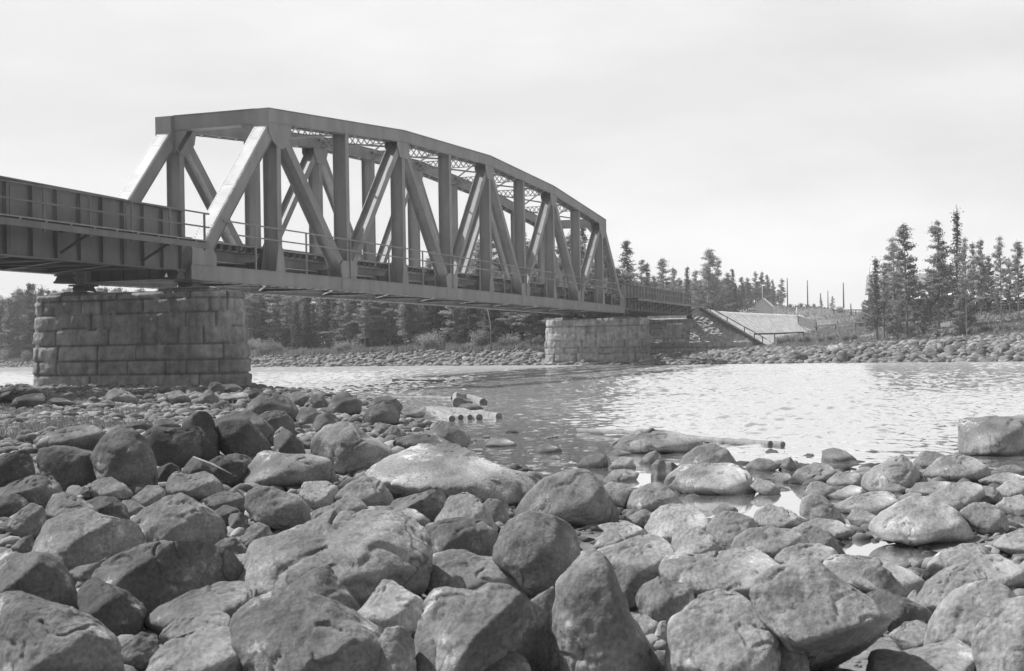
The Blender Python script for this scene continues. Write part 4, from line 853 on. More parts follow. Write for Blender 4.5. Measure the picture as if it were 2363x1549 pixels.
def make_boulder(k, poly, tone, ridge, seed):
    P = np.array(poly, float); x0, x1 = P[:, 0].min(), P[:, 0].max(); yt, yb = P[:, 1].min(), P[:, 1].max()
    cx_ = (x0+x1)/2; D = contact_depth(cx_, min(yb, 1600) if yb < 1600 else yb)
    wpx, hpx = x1-x0, yb-yt; a = wpx/2*D/F_PX; h = hpx/2*D/F_PX; T = min(max(.6*(a+h), .6*a), 1.2*a)
    Dc = D+T*.62; cyy = (yt+yb)/2
    # radial outline
    th = np.linspace(-math.pi, math.pi, 181)[:-1]; R = np.zeros_like(th); q = (P-[cx_, cyy])*[1, -1]; n = len(q)
    for i, t in enumerate(th):
        d = np.array([math.cos(t), math.sin(t)]); best = 0
        for j in range(n):
            p, e = q[j], q[(j+1) % n]-q[j]; den = d[0]*e[1]-d[1]*e[0]
            if abs(den) < 1e-9: continue
            s = (p[0]*e[1]-p[1]*e[0])/den; u = (p[0]*d[1]-p[1]*d[0])/den
            if s > 0 and -1e-6 <= u <= 1+1e-6: best = max(best, s)
        R[i] = best
    ker = np.exp(-np.linspace(-2, 2, 9)**2); ker /= ker.sum(); R = sum(w*np.roll(R, i-4) for i, w in enumerate(ker))
    R = R*Dc/F_PX
    sub = 5 if wpx > 90 else (4 if wpx > 32 else 3)
    if wpx > 280: sub = 6
    V, Fc = ICO[sub]; aa, bb, cc = V[:, 0], V[:, 1], V[:, 2]; rho = np.sqrt(aa*aa+bb*bb); t = np.arctan2(bb, aa)
    Rt = np.interp(t, np.concatenate([th, [math.pi]]), np.concatenate([R, [R[0]]])); rr = np.power(np.clip(rho, 0, 1), .92)
    ct, stn = np.where(rho > 1e-6, aa/np.maximum(rho, 1e-6), 0), np.where(rho > 1e-6, bb/np.maximum(rho, 1e-6), 0)
    U = Rt*ct*rr; Vv = Rt*stn*rr; C_ = np.sign(cc)*np.abs(cc)**.85*T
    # front facets: depth as the deeper of the bulge and a few planes (camera side is negative)
    ur, sl_, sr_, su = ridge[:4]; dn_ = ridge[4] if len(ridge) > 4 else .08; un, vn = U/a, Vv/h
    rng = np.random.RandomState(seed); front = C_ < 0
    d0 = -T*(.66+.1*rng.rand()); q2 = np.clip(rho, 0, 1)**2; arch = -.22*T*(1-q2)
    up_ = max(su, .15)
    planes = [d0+T*(1.15*up_*vn+.05), d0+T*(1.15*sl_*(un-ur)+.55*up_*vn), d0+T*(1.25*sr_*(un-ur)+dn_*vn-.02)]
    ro = -.16 if len(ridge) > 4 else -.05
    for _ in range(4): planes.append(d0+T*(rng.uniform(-1.1, 1.1)*un+rng.uniform(-.7, 1.1)*vn+rng.uniform(-.26, .0)+ro))
    ex = list(ridge[5:])
    if not ex and tone < .62 and h > 0: ex = [.35, -.1, rng.uniform(.12, .34)]
    for e0, e1, e2 in zip(ex[0::3], ex[1::3], ex[2::3]): planes.append(d0+T*(e0*un+e1*vn+e2))
    def smax(x, y, k): return .5*(x+y+np.sqrt((x-y)**2+k*k))
    pl = planes[0]
    for p in planes[1:]: pl = smax(pl, p, .045*T)
    bulge = -T*(1-q2)**.5; fr = smax(bulge, pl+arch, .10*T)
    back = smax(T*(1-q2)**.5*1.0, fr, .05*T); C_ = np.where(cc <= 0, fr, back)
    C_ = C_-np.median(C_[np.abs(cc) < .05]) if (np.abs(cc) < .05).any() else C_
    PP = np.stack([U, Vv, C_], 1); s = max(a, h); off = seed*3.17
    L = PP/s; nrm = V*np.array([1, 1, 1])
    L2 = L*np.array([1, 1, 1]); disp = .065*fbm(L2*1.7+off, 3)+.026*fbm(L2*5+off, 5, .6)
    rd = 1-np.abs(perlin(L2*2.3+off+5))*2; disp = disp-.06*np.clip(rd-.86, 0, 1)/.14*(perlin(L2*1.2+off+9) > .02)
    PP = PP+nrm*(disp*s)[:, None]
    wp = PP[:, :1]*RT+PP[:, 1:2]*(-DN)+PP[:, 2:]*FH
    c = W3(cx_, cyy, Dc); me = np_mesh('boulder', wp, Fc, True); me.materials.append(M['rock'])
    o = bpy.data.objects.new('boulder', me); o.location = c; o.color = g(tone); link(o)
    BOULD.append(dict(o=o, cx=cx_, cy=cyy, w=wpx, h=hpx, tone=tone, yt=yt, c=c, a=a)); return o
rows = [r.split('|') for r in BT.strip().split('\n')]
for k, (cr_, ptx, tone, rdg, lab) in enumerate(rows):
    ox, oy, sc = CROP[cr_]; poly = [(ox+float(a)/sc, oy+float(b)/sc) for a, b in (p.split(',') for p in ptx.split())]
    make_boulder(k, poly, float(tone)*{'A': .68, 'B': .76, 'C': .86, 'E': .88, 'G': .85}.get(cr_, 1.05), [float(v) for v in rdg.split(',')], k+11); BOULD[-1]['lab'] = lab
# labels: landmarks by hand, the rest by what they lie next to
used = set()
for b in BOULD:
    if b['lab']: used.add(b['lab']); tag(b['o'], b['lab'], 'boulder', 'boulders of the near shore')
marks = [b for b in BOULD if b['lab']]
def dirn(dx, dy):
    ax, ay = abs(dx), abs(dy)
    if ax > 2.2*ay: return 'right of' if dx > 0 else 'left of'
    if ay > 2.2*ax: return 'below' if dy > 0 else 'behind'
    return ('below right of' if dx > 0 else 'below left of') if dy > 0 else ('behind and right of' if dx > 0 else 'behind and left of')
def short(l):
    w = l.split()
    for i, x in enumerate(w):
        if x in ('at', 'in', 'of', 'with', 'under', 'beside', 'by', 'on', 'cut', 'leaning', 'lying', 'standing', 'above', 'left', 'right', 'near', 'behind', 'spreading', 'along', 'poking', 'awash', 'below', 'wedged') and i >= 2: return ' '.join(w[:i])
    return l
names = {}
for m_ in marks: names.setdefault(short(m_['lab']), []).append(m_)
for b in BOULD:
    if b['lab']: continue
    tn = 'dark' if b['tone'] < .8 else ('grey' if b['tone'] < 1.12 else ('pale' if b['tone'] < 1.33 else 'whitish'))
    asp = b['w']/b['h']; sh = 'flat' if asp > 2.1 else ('oblong' if asp > 1.5 else ('upright' if asp < .95 else 'rounded')); sz = 'small' if b['w'] < 45 else ('middling' if b['w'] < 95 else 'large')
    cand = sorted(marks, key=lambda m_: math.hypot(m_['cx']-b['cx'], (m_['cy']-b['cy'])*1.5)-.4*m_['w']); ok = None
    for m_ in cand[:5]:
        s_ = short(m_['lab']); s_ = s_ if len(names[s_]) == 1 else ' '.join(m_['lab'].split()[:9])
        for t_ in (f"{sz} {tn} {sh} stone {dirn(b['cx']-m_['cx'], b['cy']-m_['cy'])} the {s_}",):
            if t_ not in used and len(t_.split()) <= 16: ok = t_; break
        if ok: break
    used.add(ok); tag(b['o'], ok, 'boulder', 'boulders of the near shore')
# ================================================================ loose stones
def stone_protos(n, sub, seed):
    out = []
    for k in range(n):
        rng = np.random.RandomState(seed+k); V, Fc = ICO[sub]; P = V*np.array([1.0, rng.uniform(.6, 1.0), rng.uniform(.45, .85)])
        P = P*(1+.12*fbm(V*1.3+k*7.7, 3))[:, None]
        for _ in range(8):
            n_ = rng.normal(size=3); n_ /= np.linalg.norm(n_); d = rng.uniform(.5, .8)*np.abs(P@n_).max(); e = P@n_-d; P = P-n_*(np.maximum(e, 0)*.95)[:, None]
        P = P*(1+.03*fbm(V*4+k*3.1, 3))[:, None]; out.append((P, Fc))
    return out
def rotz(P, a): c, s = math.cos(a), math.sin(a); return np.stack([P[:, 0]*c-P[:, 1]*s, P[:, 0]*s+P[:, 1]*c, P[:, 2]], 1)
rng = np.random.RandomState(21)
near_sites, far_sites = [], []
# fillers between the near boulders
def try_near(n, D0, D1, r0, r1, zmin, pxr=(-150, 2600)):
    k = 0
    while k < n:
        D = D0+(D1-D0)*rng.rand()**.8; px = rng.uniform(*pxr); x, y = xy_of(px, D); z = gz(x, y)
        k += 1
        if z < zmin: continue
        r = rng.uniform(r0, r1)
        if (x > -1.8 and abs(x) < 1.9 and -2.8 < y < 7.6): continue
        near_sites.append((x, y, z, r, px, D))
try_near(1900, 4.2, 14, .04, .13, -.05); try_near(420, 5, 13, .12, .36, -.02, (2440, 3700)); try_near(900, 5, 14, .05, .16, -.05, (2440, 3700)); try_near(160, 6, 14, .12, .34, -.02, (-1000, -70)); try_near(2600, 12, 30, .07, .2, -.04, (-150, 1500)); try_near(800, 12, 21, .07, .2, -.07, (1300, 2500)); try_near(2200, 24, 54, .08, .26, .03, (-250, 900))
# far bank
def far(n, pa, pb, da, db, r0, r1, zm=.0):
    for _ in range(n):
        px = rng.uniform(pa, pb); x, y = xy_of(px, 130.); px2 = px
        sh = np.interp(px, *zip(*SHORE)); D = sh+da+(db-da)*rng.rand()**1.0; x, y = xy_of(px, D); z = gz(x, y)
        if abs(x-67) < 2.0 and -2.6 < y < 7.8: continue
        if x > 95.5 and -6.5 < y < 9: continue
        far_sites.append((x, y, z, r0+(r1-r0)*rng.rand()**2.2, px, D))
SHORE = [(-400, 195), (0, 189), (300, 161), (575, 137), (720, 132), (900, 126), (1000, 123), (1200, 115), (1350, 112), (1500, 104), (1750, 102), (1880, 101), (2000, 98), (2100, 96), (2230, 94), (2363, 91), (2800, 86)]
far(3600, -300, 1350, -.6, 10, .16, .55); far(1000, 1240, 1500, -.8, 14, .14, .5); far(2800, 1480, 1800, -.8, 22, .12, .5); far(6500, 1750, 2700, -.8, 11, .11, .62); far(500, 1950, 2700, 13, 24, .12, .4)
SP = stone_protos(10, 3, 100); SPl = stone_protos(10, 2, 100); SPf = stone_protos(8, 1, 300)
def site_px(s): return s[3]*2*F_PX/s[5]
allsites = sorted([(site_px(s), 0, s) for s in near_sites if s[5] > 9]+[(site_px(s), 1, s) for s in far_sites], key=lambda t: -t[0])
n_ind = 300-len(BOULD)
# the individually built stones: the largest far bank ones and the largest near ones
far_sorted = sorted([s for s in far_sites if 0 < s[4] < 2363], key=lambda s: -site_px(s)); near_sorted = sorted([s for s in near_sites if 0 < s[4] < 2363], key=lambda s: -site_px(s))
n_far = int(n_ind*.6); ind_far = set(map(id, [])); pick_far = far_sorted[:n_far]; pick_near = near_sorted[:n_ind-n_far]
pm = []
for P, Fc in SP: me = np_mesh('stone', P, Fc, True); me.materials.append(M['rockfar']); pm.append(me)
pmn = []
for P, Fc in SP: me = np_mesh('stone', P, Fc, True); me.materials.append(M['rock']); pmn.append(me)
for lst, meshes, lab, grp in ((pick_near, pmn, 'small grey filler stone lying in the gaps between the near boulders', 'filler stones of the near shore'), (pick_far, pm, 'rounded grey stone in the boulder band of the far river bank', 'large stones of the far bank')):
    for i, (x, y, z, r, px, D) in enumerate(lst):
        o = bpy.data.objects.new('stone', meshes[i % 10]); o.location = (x, y, z+r*.12); o.rotation_euler = (rng.uniform(-.3, .3), rng.uniform(-.3, .3), rng.uniform(0, 6.28)); o.scale = (r, r, r); o.color = g(rng.uniform(.6, 1.25)); link(o)
        l2 = lab
        if lst is pick_far: l2 = 'rounded grey stone on the far bank '+('left of the second pier' if px < 1370 else ('between second pier and fence' if px < 1880 else 'below the pine grove'))
        else: l2 = 'small filler stone between boulders on the near shore, '+('left half' if px < 1180 else 'right half')
        tag(o, l2, 'stone', grp+((' left' if px < 1370 else (' middle' if px < 1880 else ' right')) if lst is pick_far else (' left' if px < 1180 else ' right')))
def scatter_mesh(name, sites, protos_near, protos_far, mt, attr=True):
    VV, FF, TT, b = [], [], [], 0
    for (x, y, z, r, px, D) in sites:
        P, Fc = (protos_near if r*F_PX/D > 12 else protos_far)[rng.randint(len(protos_far))]
        Q = rotz(P, rng.uniform(0, 6.28))*r*np.array([1, 1, rng.uniform(.7, 1.0)])+[x, y, z+r*.05]; VV.append(Q); FF.append(Fc+b); b += len(Q); TT.append(np.full(len(Q), rng.uniform(.55, 1.75)))
    me = np_mesh(name, np.concatenate(VV), np.concatenate(FF), True); a = me.attributes.new('tone', 'FLOAT', 'POINT'); a.data.foreach_set('value', np.concatenate(TT).astype(np.float32)); me.materials.append(mt)
    return bpy.data.objects.new(name, me)
def ex_tone(nt, out, mp):
    a = nt.nodes.new('ShaderNodeAttribute'); a.attribute_name = 'tone'; return wet(nt, mth(nt, 'MULTIPLY', out, a.outputs['Fac']))
M['stones'] = mat('loose_stones', .07, .175, 2.4, .9, .5, 18, extra=ex_tone, spec=.15)
pf_ = set(map(id, pick_far)); pn_ = set(map(id, pick_near))
rest = [s for s in near_sites if id(s) not in pn_]+[s for s in far_sites if id(s) not in pf_]
# gravelly small stones on the flat ground left
for _ in range(3800):
    D = rng.uniform(19, 52); px = rng.uniform(-300, 780); x, y = xy_of(px, D); z = gz(x, y)
    if z > .1 and not (abs(x) < 1.8 and -2.8 < y < 7.6): rest.append((x, y, z, rng.uniform(.03, .09), px, D))
for _ in range(5200):
    D = 4.5+13*rng.rand()**.8; px = rng.uniform(-100, 2500); x, y = xy_of(px, D); z = gz(x, y)
    if z > -.06: rest.append((x, y, z, rng.uniform(.015, .05), px, D))
o = scatter_mesh('loose_stones', rest, SPl, SPf if False else SPl, M['stones']); link(o); tag(o, 'countless loose stones covering both river banks', 'stones', kind='stuff')
# ================================================================ logs
def log(name, label, p, q, r0, r1, mt='wood', group=None, seed=0, bent=.02):
    p, q = np.asarray(p, float), np.asarray(q, float); n = 9; L_ = np.linalg.norm(q-p); rg = np.random.RandomState(seed)
    pts = [p+(q-p)*k/(n-1)+np.array([0, 0, bent*L_*math.sin(math.pi*k/(n-1))*rg.uniform(-.3, .3)]) for k in range(n)]; rad = [(r0+(r1-r0)*k/(n-1))*rg.uniform(.93, 1.07) for k in range(n)]
    root = empty(name, p); tag(root, label, 'log', group)
    mb = MB(); mb.tube([a-p for a in pts], rad, 12); mb.f = mb.f[:-2]; mb.build('trunk', M[mt], root, smooth=True)
    for e, a, rr, s in ((0, pts[0], rad[0], 1), (1, pts[-1], rad[-1], -1)):
        mb = MB(); d = (pts[1]-pts[0]) if e == 0 else (pts[-1]-pts[-2]); d = d/np.linalg.norm(d); mb.tube([a-p-d*.004*s*-1, a-p-d*.012*s], rr*.99, 12); mb.build('cut_end', M['logend'], root)
    return root
def wl(px, py, z=.03):
    D = (CAM[2]-z)*F_PX/(py-hor(px)); x, y = xy_of(px, D); return np.array([x, y, z])
log('floating_log', 'dark log floating far out in the river left of the second pier', wl(905, 878.0), wl(1000, 878.8), .06, .06, 'bark', seed=1)
log('floating_log', 'short dark log floating just right of the far floating log', wl(1003, 879.0), wl(1046, 879.3), .06, .08, 'bark', seed=2)
log('stranded_log', 'long pale peeled log lying in the water behind the stranded log pile', wl(905, 917, .03), wl(1041, 920, .04), .05, .07, seed=3)
log('stranded_log', 'thick pale log stub pointing at the camera beside the rock', wl(1052, 914, .10), wl(1056, 931, .12), .13, .17, seed=4)
log('stranded_log', 'thick white log slanting right just behind the dark poking stone', wl(1078, 916, .12), wl(1113, 929, .06), .09, .12, seed=5)
log('stranded_log', 'topmost short log resting across the stub of the log pile', wl(1052, 911, .38), wl(1072, 915, .33), .06, .07, 'bark', seed=6)
for k, (a, b, c, d, r) in enumerate([(985, 941, 1040, 967, .075), (992, 940, 1060, 964, .07), (1002, 941, 1081, 963, .06), (1022, 943, 1103, 964, .08), (1045, 945, 1148, 961, .08)]):
    log('stranded_log', ['leftmost', 'second from left', 'middle', 'fourth from left', 'rightmost and longest'][k]+' white peeled log of the raft stranded at the inlet', wl(a, b, .04), wl(c, d, .05), r*.75, r, seed=10+k, group='white logs stranded together at the inlet')
log('stranded_log', 'very long submerged pale log behind the whale-backed rock with dark cut end', wl(1330, 992, .05), wl(1772, 1025, .04), .035, .05, seed=20)
log('stranded_log', 'thin log end showing just right of the long log behind the whale-backed rock', wl(1640, 1013, .02), wl(1801, 1026, .03), .03, .045, seed=21)
def stick(label, p, q, r, mt='wood'):
    root = MB(); p, q = np.asarray(p), np.asarray(q); m_ = (p+q)/2; root.tube([p-m_, m_*0+np.array([0, 0, r]), q-m_], [r*.8, r, r*.6], 7); o = root.build('driftwood_stick', M[mt], smooth=True); o.location = m_; tag(o, label, 'driftwood')
stick('pale driftwood peg standing between dark stones left of the inlet', W3(938, 983, 31), W3(935, 1000, 31), .05)
stick('thin branch with white tip lying over dark boulders on the left', W3(447, 1055, 11.6), W3(534, 1094, 11.0), .010, 'bark')
# ================================================================ trees
def cards(C, size, rng, aniso=(1, 1, 1), k=1):
    """n clump centres -> triangles"""
    n = len(C); a = rng.normal(size=(n, 3))*aniso; a /= np.linalg.norm(a, axis=1)[:, None]; b = rng.normal(size=(n, 3))*aniso; b -= a*(a*b).sum(1)[:, None]; b /= np.linalg.norm(b, axis=1)[:, None]
    s = size*rng.uniform(.6, 1.3, (n, 1)); V = np.stack([C-a*s*.6-b*s*.35, C+a*s*.7-b*s*.1, C-a*s*.1+b*s*.55], 1).reshape(-1, 3); return V, np.arange(3*n).reshape(-1, 3)
def conifer(kind, H, seed, dens=1.0, width=1.0, base=.2):
    rng = np.random.RandomState(seed); C = []; limbs = MB(); lean = rng.normal(size=2)*.012*H
    def ax(t): return np.array([lean[0]*t*t, lean[1]*t*t, H*t])
    r0 = H*.0125; limbs.tube([ax(t)-[0, 0, .4 if t == 0 else 0] for t in np.linspace(0, 1, 9)], [r0*(1-t)**.8+.012 for t in np.linspace(0, 1, 9)], 7)
    nb = int((74 if kind == 'pine' else 110)*(H/12)*1.0)
    for i in range(nb):
        t = base+(1-base)*(i+rng.rand()*.8)/nb; az = rng.uniform(0, 6.28); u = (t-base)/(1-base)
        if kind == 'pine':
            L_ = width*H*(.17*(1-u)**.8+.025)*rng.uniform(.35, 1.25)*(1.0 if u > .18 else rng.uniform(.2, .9)); up = .05+.55*u; nclu = 7
            if rng.rand() < .16: continue
        else:
            L_ = width*H*(.145*(1-u)**.95+.012)*rng.uniform(.7, 1.15); up = -.32+.42*u; nclu = 6
            if rng.rand() < .06: continue
        d = np.array([math.cos(az), math.sin(az), up]); p = ax(t); q = p+d*L_
        limbs.tube([p, p+d*L_*.5+[0, 0, -.02*L_], q], [r0*.34*(1-t)+.014, .018, .008], 4)
        m_ = max(3, int((nclu*1.5 if kind == 'pine' else nclu)*L_/(.1*H)*dens+1))
        for j in range(m_):
            s = (.30 if kind == 'pine' else .15)+(.72 if kind == 'pine' else .88)*rng.rand(); c = p+d*L_*s+(np.array([0, 0, -.15*L_*s*s]) if kind == 'spruce' else 0)
            rad = (.038 if kind == 'pine' else .028)*H*.6*(.5+.7*rng.rand()); nn = int((13 if kind == 'pine' else 12)*dens)
            C.append(c+rng.normal(size=(nn, 3))*rad*np.array([1, 1, .42 if kind == 'pine' else .55]))
    C.append(ax(1.0)+rng.normal(size=(14, 3))*[.10, .10, .35]); C = np.concatenate(C)
    V, Fc = cards(C, .0125*H+.012, rng, (1, 1, .6)); cm = np_mesh('crown', V, Fc); cm.materials.append(M['fol_pine' if kind == 'pine' else 'fol_spruce'])
    tm = bpy.data.meshes.new('trunk'); tm.from_pydata([tuple(map(float, v)) for v in limbs.v], [], limbs.f); tm.update(); tm.materials.append(M['bark']); return tm, cm
PR = {'pine': [conifer('pine', 12, 50+k, [1, 1.3, .8, 1.5, .95, 1.2][k], [1, .9, 1.1, 1.2, .8, 1.0][k], [.3, .18, .4, .12, .35, .2][k]) for k in range(6)],
      'spruce': [conifer('spruce', 12, 80+k, [1, 1.1, .7][k], [1, .8, .62][k], [.06, .05, .22][k]) for k in range(3)],
      'youngpine': [conifer('pine', 12, 95+k, 1.3, 1.6, .03) for k in range(2)]}
def bush(seed, H=3.0, W_=1.0, upr=.8):
    rng = np.random.RandomState(seed); C = []; limbs = MB()
    for i in range(34):
        az = rng.uniform(0, 6.28); sp_ = rng.uniform(.05, .55)*W_; L_ = H*rng.uniform(.55, 1.05); e = np.array([math.cos(az)*sp_*L_, math.sin(az)*sp_*L_, L_*upr*rng.uniform(.7, 1.1)]); b0 = np.array([math.cos(az)*.15, math.sin(az)*.15, -.1])
        limbs.tube([b0, b0+(e-b0)*.5, e], [.03, .02, .008], 4)
        for s in np.linspace(.3, 1, 7): C.append(b0+(e-b0)*s+rng.normal(size=(16, 3))*[.18*H/3, .18*H/3, .2*H/3])
    C = np.concatenate(C); V, Fc = cards(C, .10*H/3+.02, rng); cm = np_mesh('foliage', V, Fc); cm.materials.append(M['fol_bush'])
    tm = bpy.data.meshes.new('stems'); tm.from_pydata([tuple(map(float, v)) for v in limbs.v], [], limbs.f); tm.update(); tm.materials.append(M['bark']); return tm, cm
PB = [bush(200+k, 3.0, [1, 1.2, .8, 1.0][k]) for k in range(4)]
def put_tree(kind, px, ytop, D, label, group=None, zoff=0, base=None, wid=1.0, seed=0, name=None, tone=None, H=None):
    rg = np.random.RandomState(seed*13+int(px)+5000); x, y = xy_of(px, D); z = gz(x, y)+zoff
    if base is not None: z = W3(px, base, D)[2]
    zt = W3(px, ytop, D)[2]; h = H or max(zt-z, 1.0); protos = PR[kind]; tm, cm = protos[seed % len(protos)]
    r = empty(name or {'pine': 'pine_tree', 'spruce': 'spruce_tree', 'youngpine': 'young_pine'}[kind], (x, y, z)); r.rotation_euler = (0, 0, rg.uniform(0, 6.28)); s = h/12; r.scale = (s*wid, s*wid, s)
    for nm, me in (('trunk', tm), ('crown', cm)):
        c = bpy.data.objects.new(nm, me); c.parent = r; COL.objects.link(c)
        if nm == 'crown': t_ = tone or rg.uniform(.8, 1.25); c.color = g(t_)
    tag(r, label, 'tree', group); return r
# named pines on the right bank (pixel x, top y, depth)
RTREES = [
('spruce', 2024, 600, 112, 'narrow small spruce at the left end of the right hand grove', 1.25, 2), ('youngpine', 2013, 634, 138, 'feathery young tree in front of the house corner', .55, 0), ('pine', 2040, 608, 116, 'short thin pine just right of the narrow spruce', 1.1, 4),
('pine', 2066, 551, 120, 'sparse see-through pine left of the tall ragged pine', .75, 2), ('pine', 2094, 522, 112, 'tall ragged pine in front of the house', .85, 0),
('pine', 2167, 514, 118, 'tall full-crowned pine in the middle of the right hand grove', 1.0, 5), ('spruce', 2210, 490, 116, 'tallest tree, a thin spruce with drooping ragged branches', .95, 2),
('pine', 2231, 552, 108, 'pine with bare dark trunk right of the tallest spruce', .55, 2), ('pine', 2249, 564, 125, 'leaning pale pine behind the bare trunk pine', .8, 4),
('pine', 2266, 557, 124, 'bushy pine near the lattice gate', .8, 1), ('pine', 2283, 593, 128, 'low round-topped pine between two taller ones', .9, 3),
('pine', 2312, 549, 112, 'thin pine with a long bare trunk near the right edge', .6, 2), ('pine', 2332, 600, 120, 'pine standing at the right margin', .8, 5), ('pine', 2352, 560, 118, 'rightmost tall pine at the picture margin', .9, 0),
('pine', 1806, 644, 268, 'single pine beside the first line pole behind the shed', 1.1, 5), ('spruce', 1896, 677, 245, 'tiny spruce on the ridge between the poles', 1.0, 0), ('youngpine', 1923, 683, 240, 'bushy young pine on the ridge left of the last pole', .8, 0),
('spruce', 1965, 701, 225, 'tiny fir between the last pole and the house', 1.1, 1), ('youngpine', 1993, 697, 200, 'bushy young pine left of the house wall', .9, 1)]
for k, (kd, px, yt, D, lb, wd, sd) in enumerate(RTREES): put_tree(kd, px, yt, D, lb, 'trees of the right bank', seed=sd, wid=wd, zoff=-.15)
# undergrowth of young trees in the grove
rg = np.random.RandomState(4)
GR = [(2050, 640, 126), (2078, 655, 122), (2110, 640, 126), (2128, 650, 130), (2146, 622, 128), (2188, 640, 126), (2200, 612, 130), (2225, 650, 112), (2243, 655, 128), (2262, 640, 130), (2290, 640, 126), (2302, 668, 122), (2325, 655, 128), (2345, 650, 124), (2180, 600, 130), (2135, 700, 112), (2070, 705, 112), (2215, 690, 109), (2238, 700, 109), (2222, 640, 110), (2275, 620, 134), (2155, 655, 134), (2370, 640, 124), (2400, 600, 120), (2440, 580, 122)]
for k, (px, yt, D) in enumerate(GR): put_tree('youngpine' if k % 3 else 'pine', px, yt, D, 'young pine crowded among the tall trees of the right hand grove', 'young pines of the right hand grove', seed=k, wid=1.0, zoff=-.1)
# trees behind the embankment
MT = [('spruce', 1451, 556, 165, 'broad dense conifer rising just right of the truss end', 1.35, 0), ('pine', 1481, 601, 170, 'thin pine right of the broad dense conifer', .9, 4), ('pine', 1496, 611, 170, '', .9, 1), ('pine', 1510, 639, 172, '', 1.0, 3), ('pine', 1534, 599, 175, 'pale pointed pine above the far girder span', 1.0, 0), ('pine', 1556, 621, 175, '', .9, 1), ('pine', 1570, 643, 176, '', 1.0, 5), ('spruce', 1586, 618, 175, 'slim spruce over the end of the far girder span', .9, 1), ('pine', 1607, 627, 178, '', .9, 1), ('pine', 1641, 578, 172, 'tallest pine behind the embankment with a two-part crown', 1.15, 0), ('pine', 1660, 597, 174, '', .9, 5), ('pine', 1680, 632, 180, '', 1.0, 3), ('spruce', 1695, 622, 182, '', 1.0, 0), ('pine', 1714, 641, 184, '', 1.0, 1), ('pine', 1726, 643, 184, '', 1.0, 3), ('pine', 1745, 628, 184, '', 1.0, 5), ('pine', 1760, 630, 186, '', 1.0, 3), ('pine', 1773, 636, 186, '', 1.0, 1), ('pine', 1785, 646, 188, '', .9, 5),
('spruce', 1349, 523, 160, 'tall dark spruce framed by the last truss panels', 1.0, 0), ('pine', 1318, 545, 158, '', .9, 1), ('pine', 1130, 524, 140, 'tall loose pine seen through the fifth truss panel', 1.25, 5), ('pine', 1112, 560, 142, '', 1.0, 0), ('pine', 1210, 540, 146, '', 1.0, 1), ('pine', 1227, 560, 146, '', 1.0, 5), ('pine', 1250, 590, 150, '', 1.0, 3), ('pine', 1282, 590, 150, '', 1.0, 0), ('pine', 1387, 575, 164, '', 1.0, 1), ('pine', 1410, 600, 164, '', 1.0, 3), ('pine', 1368, 560, 166, '', 1.0, 4), ('pine', 990, 598, 150, 'small pine top peeping over the deck in the fourth panel', .7, 0), ('pine', 905, 612, 150, '', .7, 1), ('pine', 1172, 560, 150, '', 1.0, 4), ('pine', 1300, 570, 156, '', .9, 3), ('pine', 1332, 580, 160, '', 1.0, 5)]
def behind(px, extra=2): return (11.5+28.08)/max(.3279-.9447*(px-1180)/3041, .08)+extra
for k, (kd, px, yt, D, lb, wd, sd) in enumerate(MT): put_tree(kd, px, yt, max(D, behind(px) if px > 1500 else D), lb or 'conifer in the wood behind the far half of the bridge and embankment', 'conifers behind the bridge and embankment', seed=sd, wid=wd, zoff=-.3)
for k in range(74):
    px = 1425+k*5.1+rg.uniform(-4, 4); yt = np.interp(px, [1420, 1500, 1580, 1640, 1700, 1800], [640, 655, 655, 640, 655, 668])+rg.uniform(-8, 12); put_tree('pine' if rg.rand() < .7 else 'spruce', px, yt, behind(px, rg.uniform(4, 30)), 'conifer in the wood behind the far half of the bridge and embankment', 'conifers behind the bridge and embankment', seed=k, wid=1.7, zoff=-.3)
# forest behind the left half: rows along the bank
TL = [(-260, 640), (30, 668), (66, 655), (100, 668), (200, 664), (300, 663), (420, 660), (560, 650), (650, 652), (760, 655), (880, 645), (960, 630), (1040, 615), (1110, 590), (1200, 590), (1300, 600), (1440, 620)]
k = 0
put_tree('spruce', 66, 655, 201, 'dense dark conifer at the far left beyond the pier', 'trees at the far left', seed=0, wid=1.1); put_tree('pine', 40, 670, 199, 'leafier conifer left of the dense dark one', 'trees at the far left', seed=3, wid=1.2); put_tree('pine', 22, 690, 198, 'low conifer at the left margin', 'trees at the far left', seed=1, wid=1.0)
for row, (dd_, step) in enumerate(((16, 17), (23, 20), (32, 22), (45, 24))):
    px = -280+rg.uniform(0, 20)
    while px < 1450:
        sh = np.interp(px, *zip(*SHORE)); yt = np.interp(px, *zip(*TL))+rg.uniform(0, 32) + (18 if row == 0 else 0)
        if not (20 < px < 95 and row == 0):
            put_tree('pine' if rg.rand() < .55 else 'spruce', px, yt, sh+dd_+rg.uniform(-3, 3), 'dark conifer in the dense forest across the river behind the bridge', 'conifers of the dense forest across the river', seed=k, wid=rg.uniform(1.1, 1.7), zoff=-.3); k += 1
        px += step*rg.uniform(.6, 1.4)
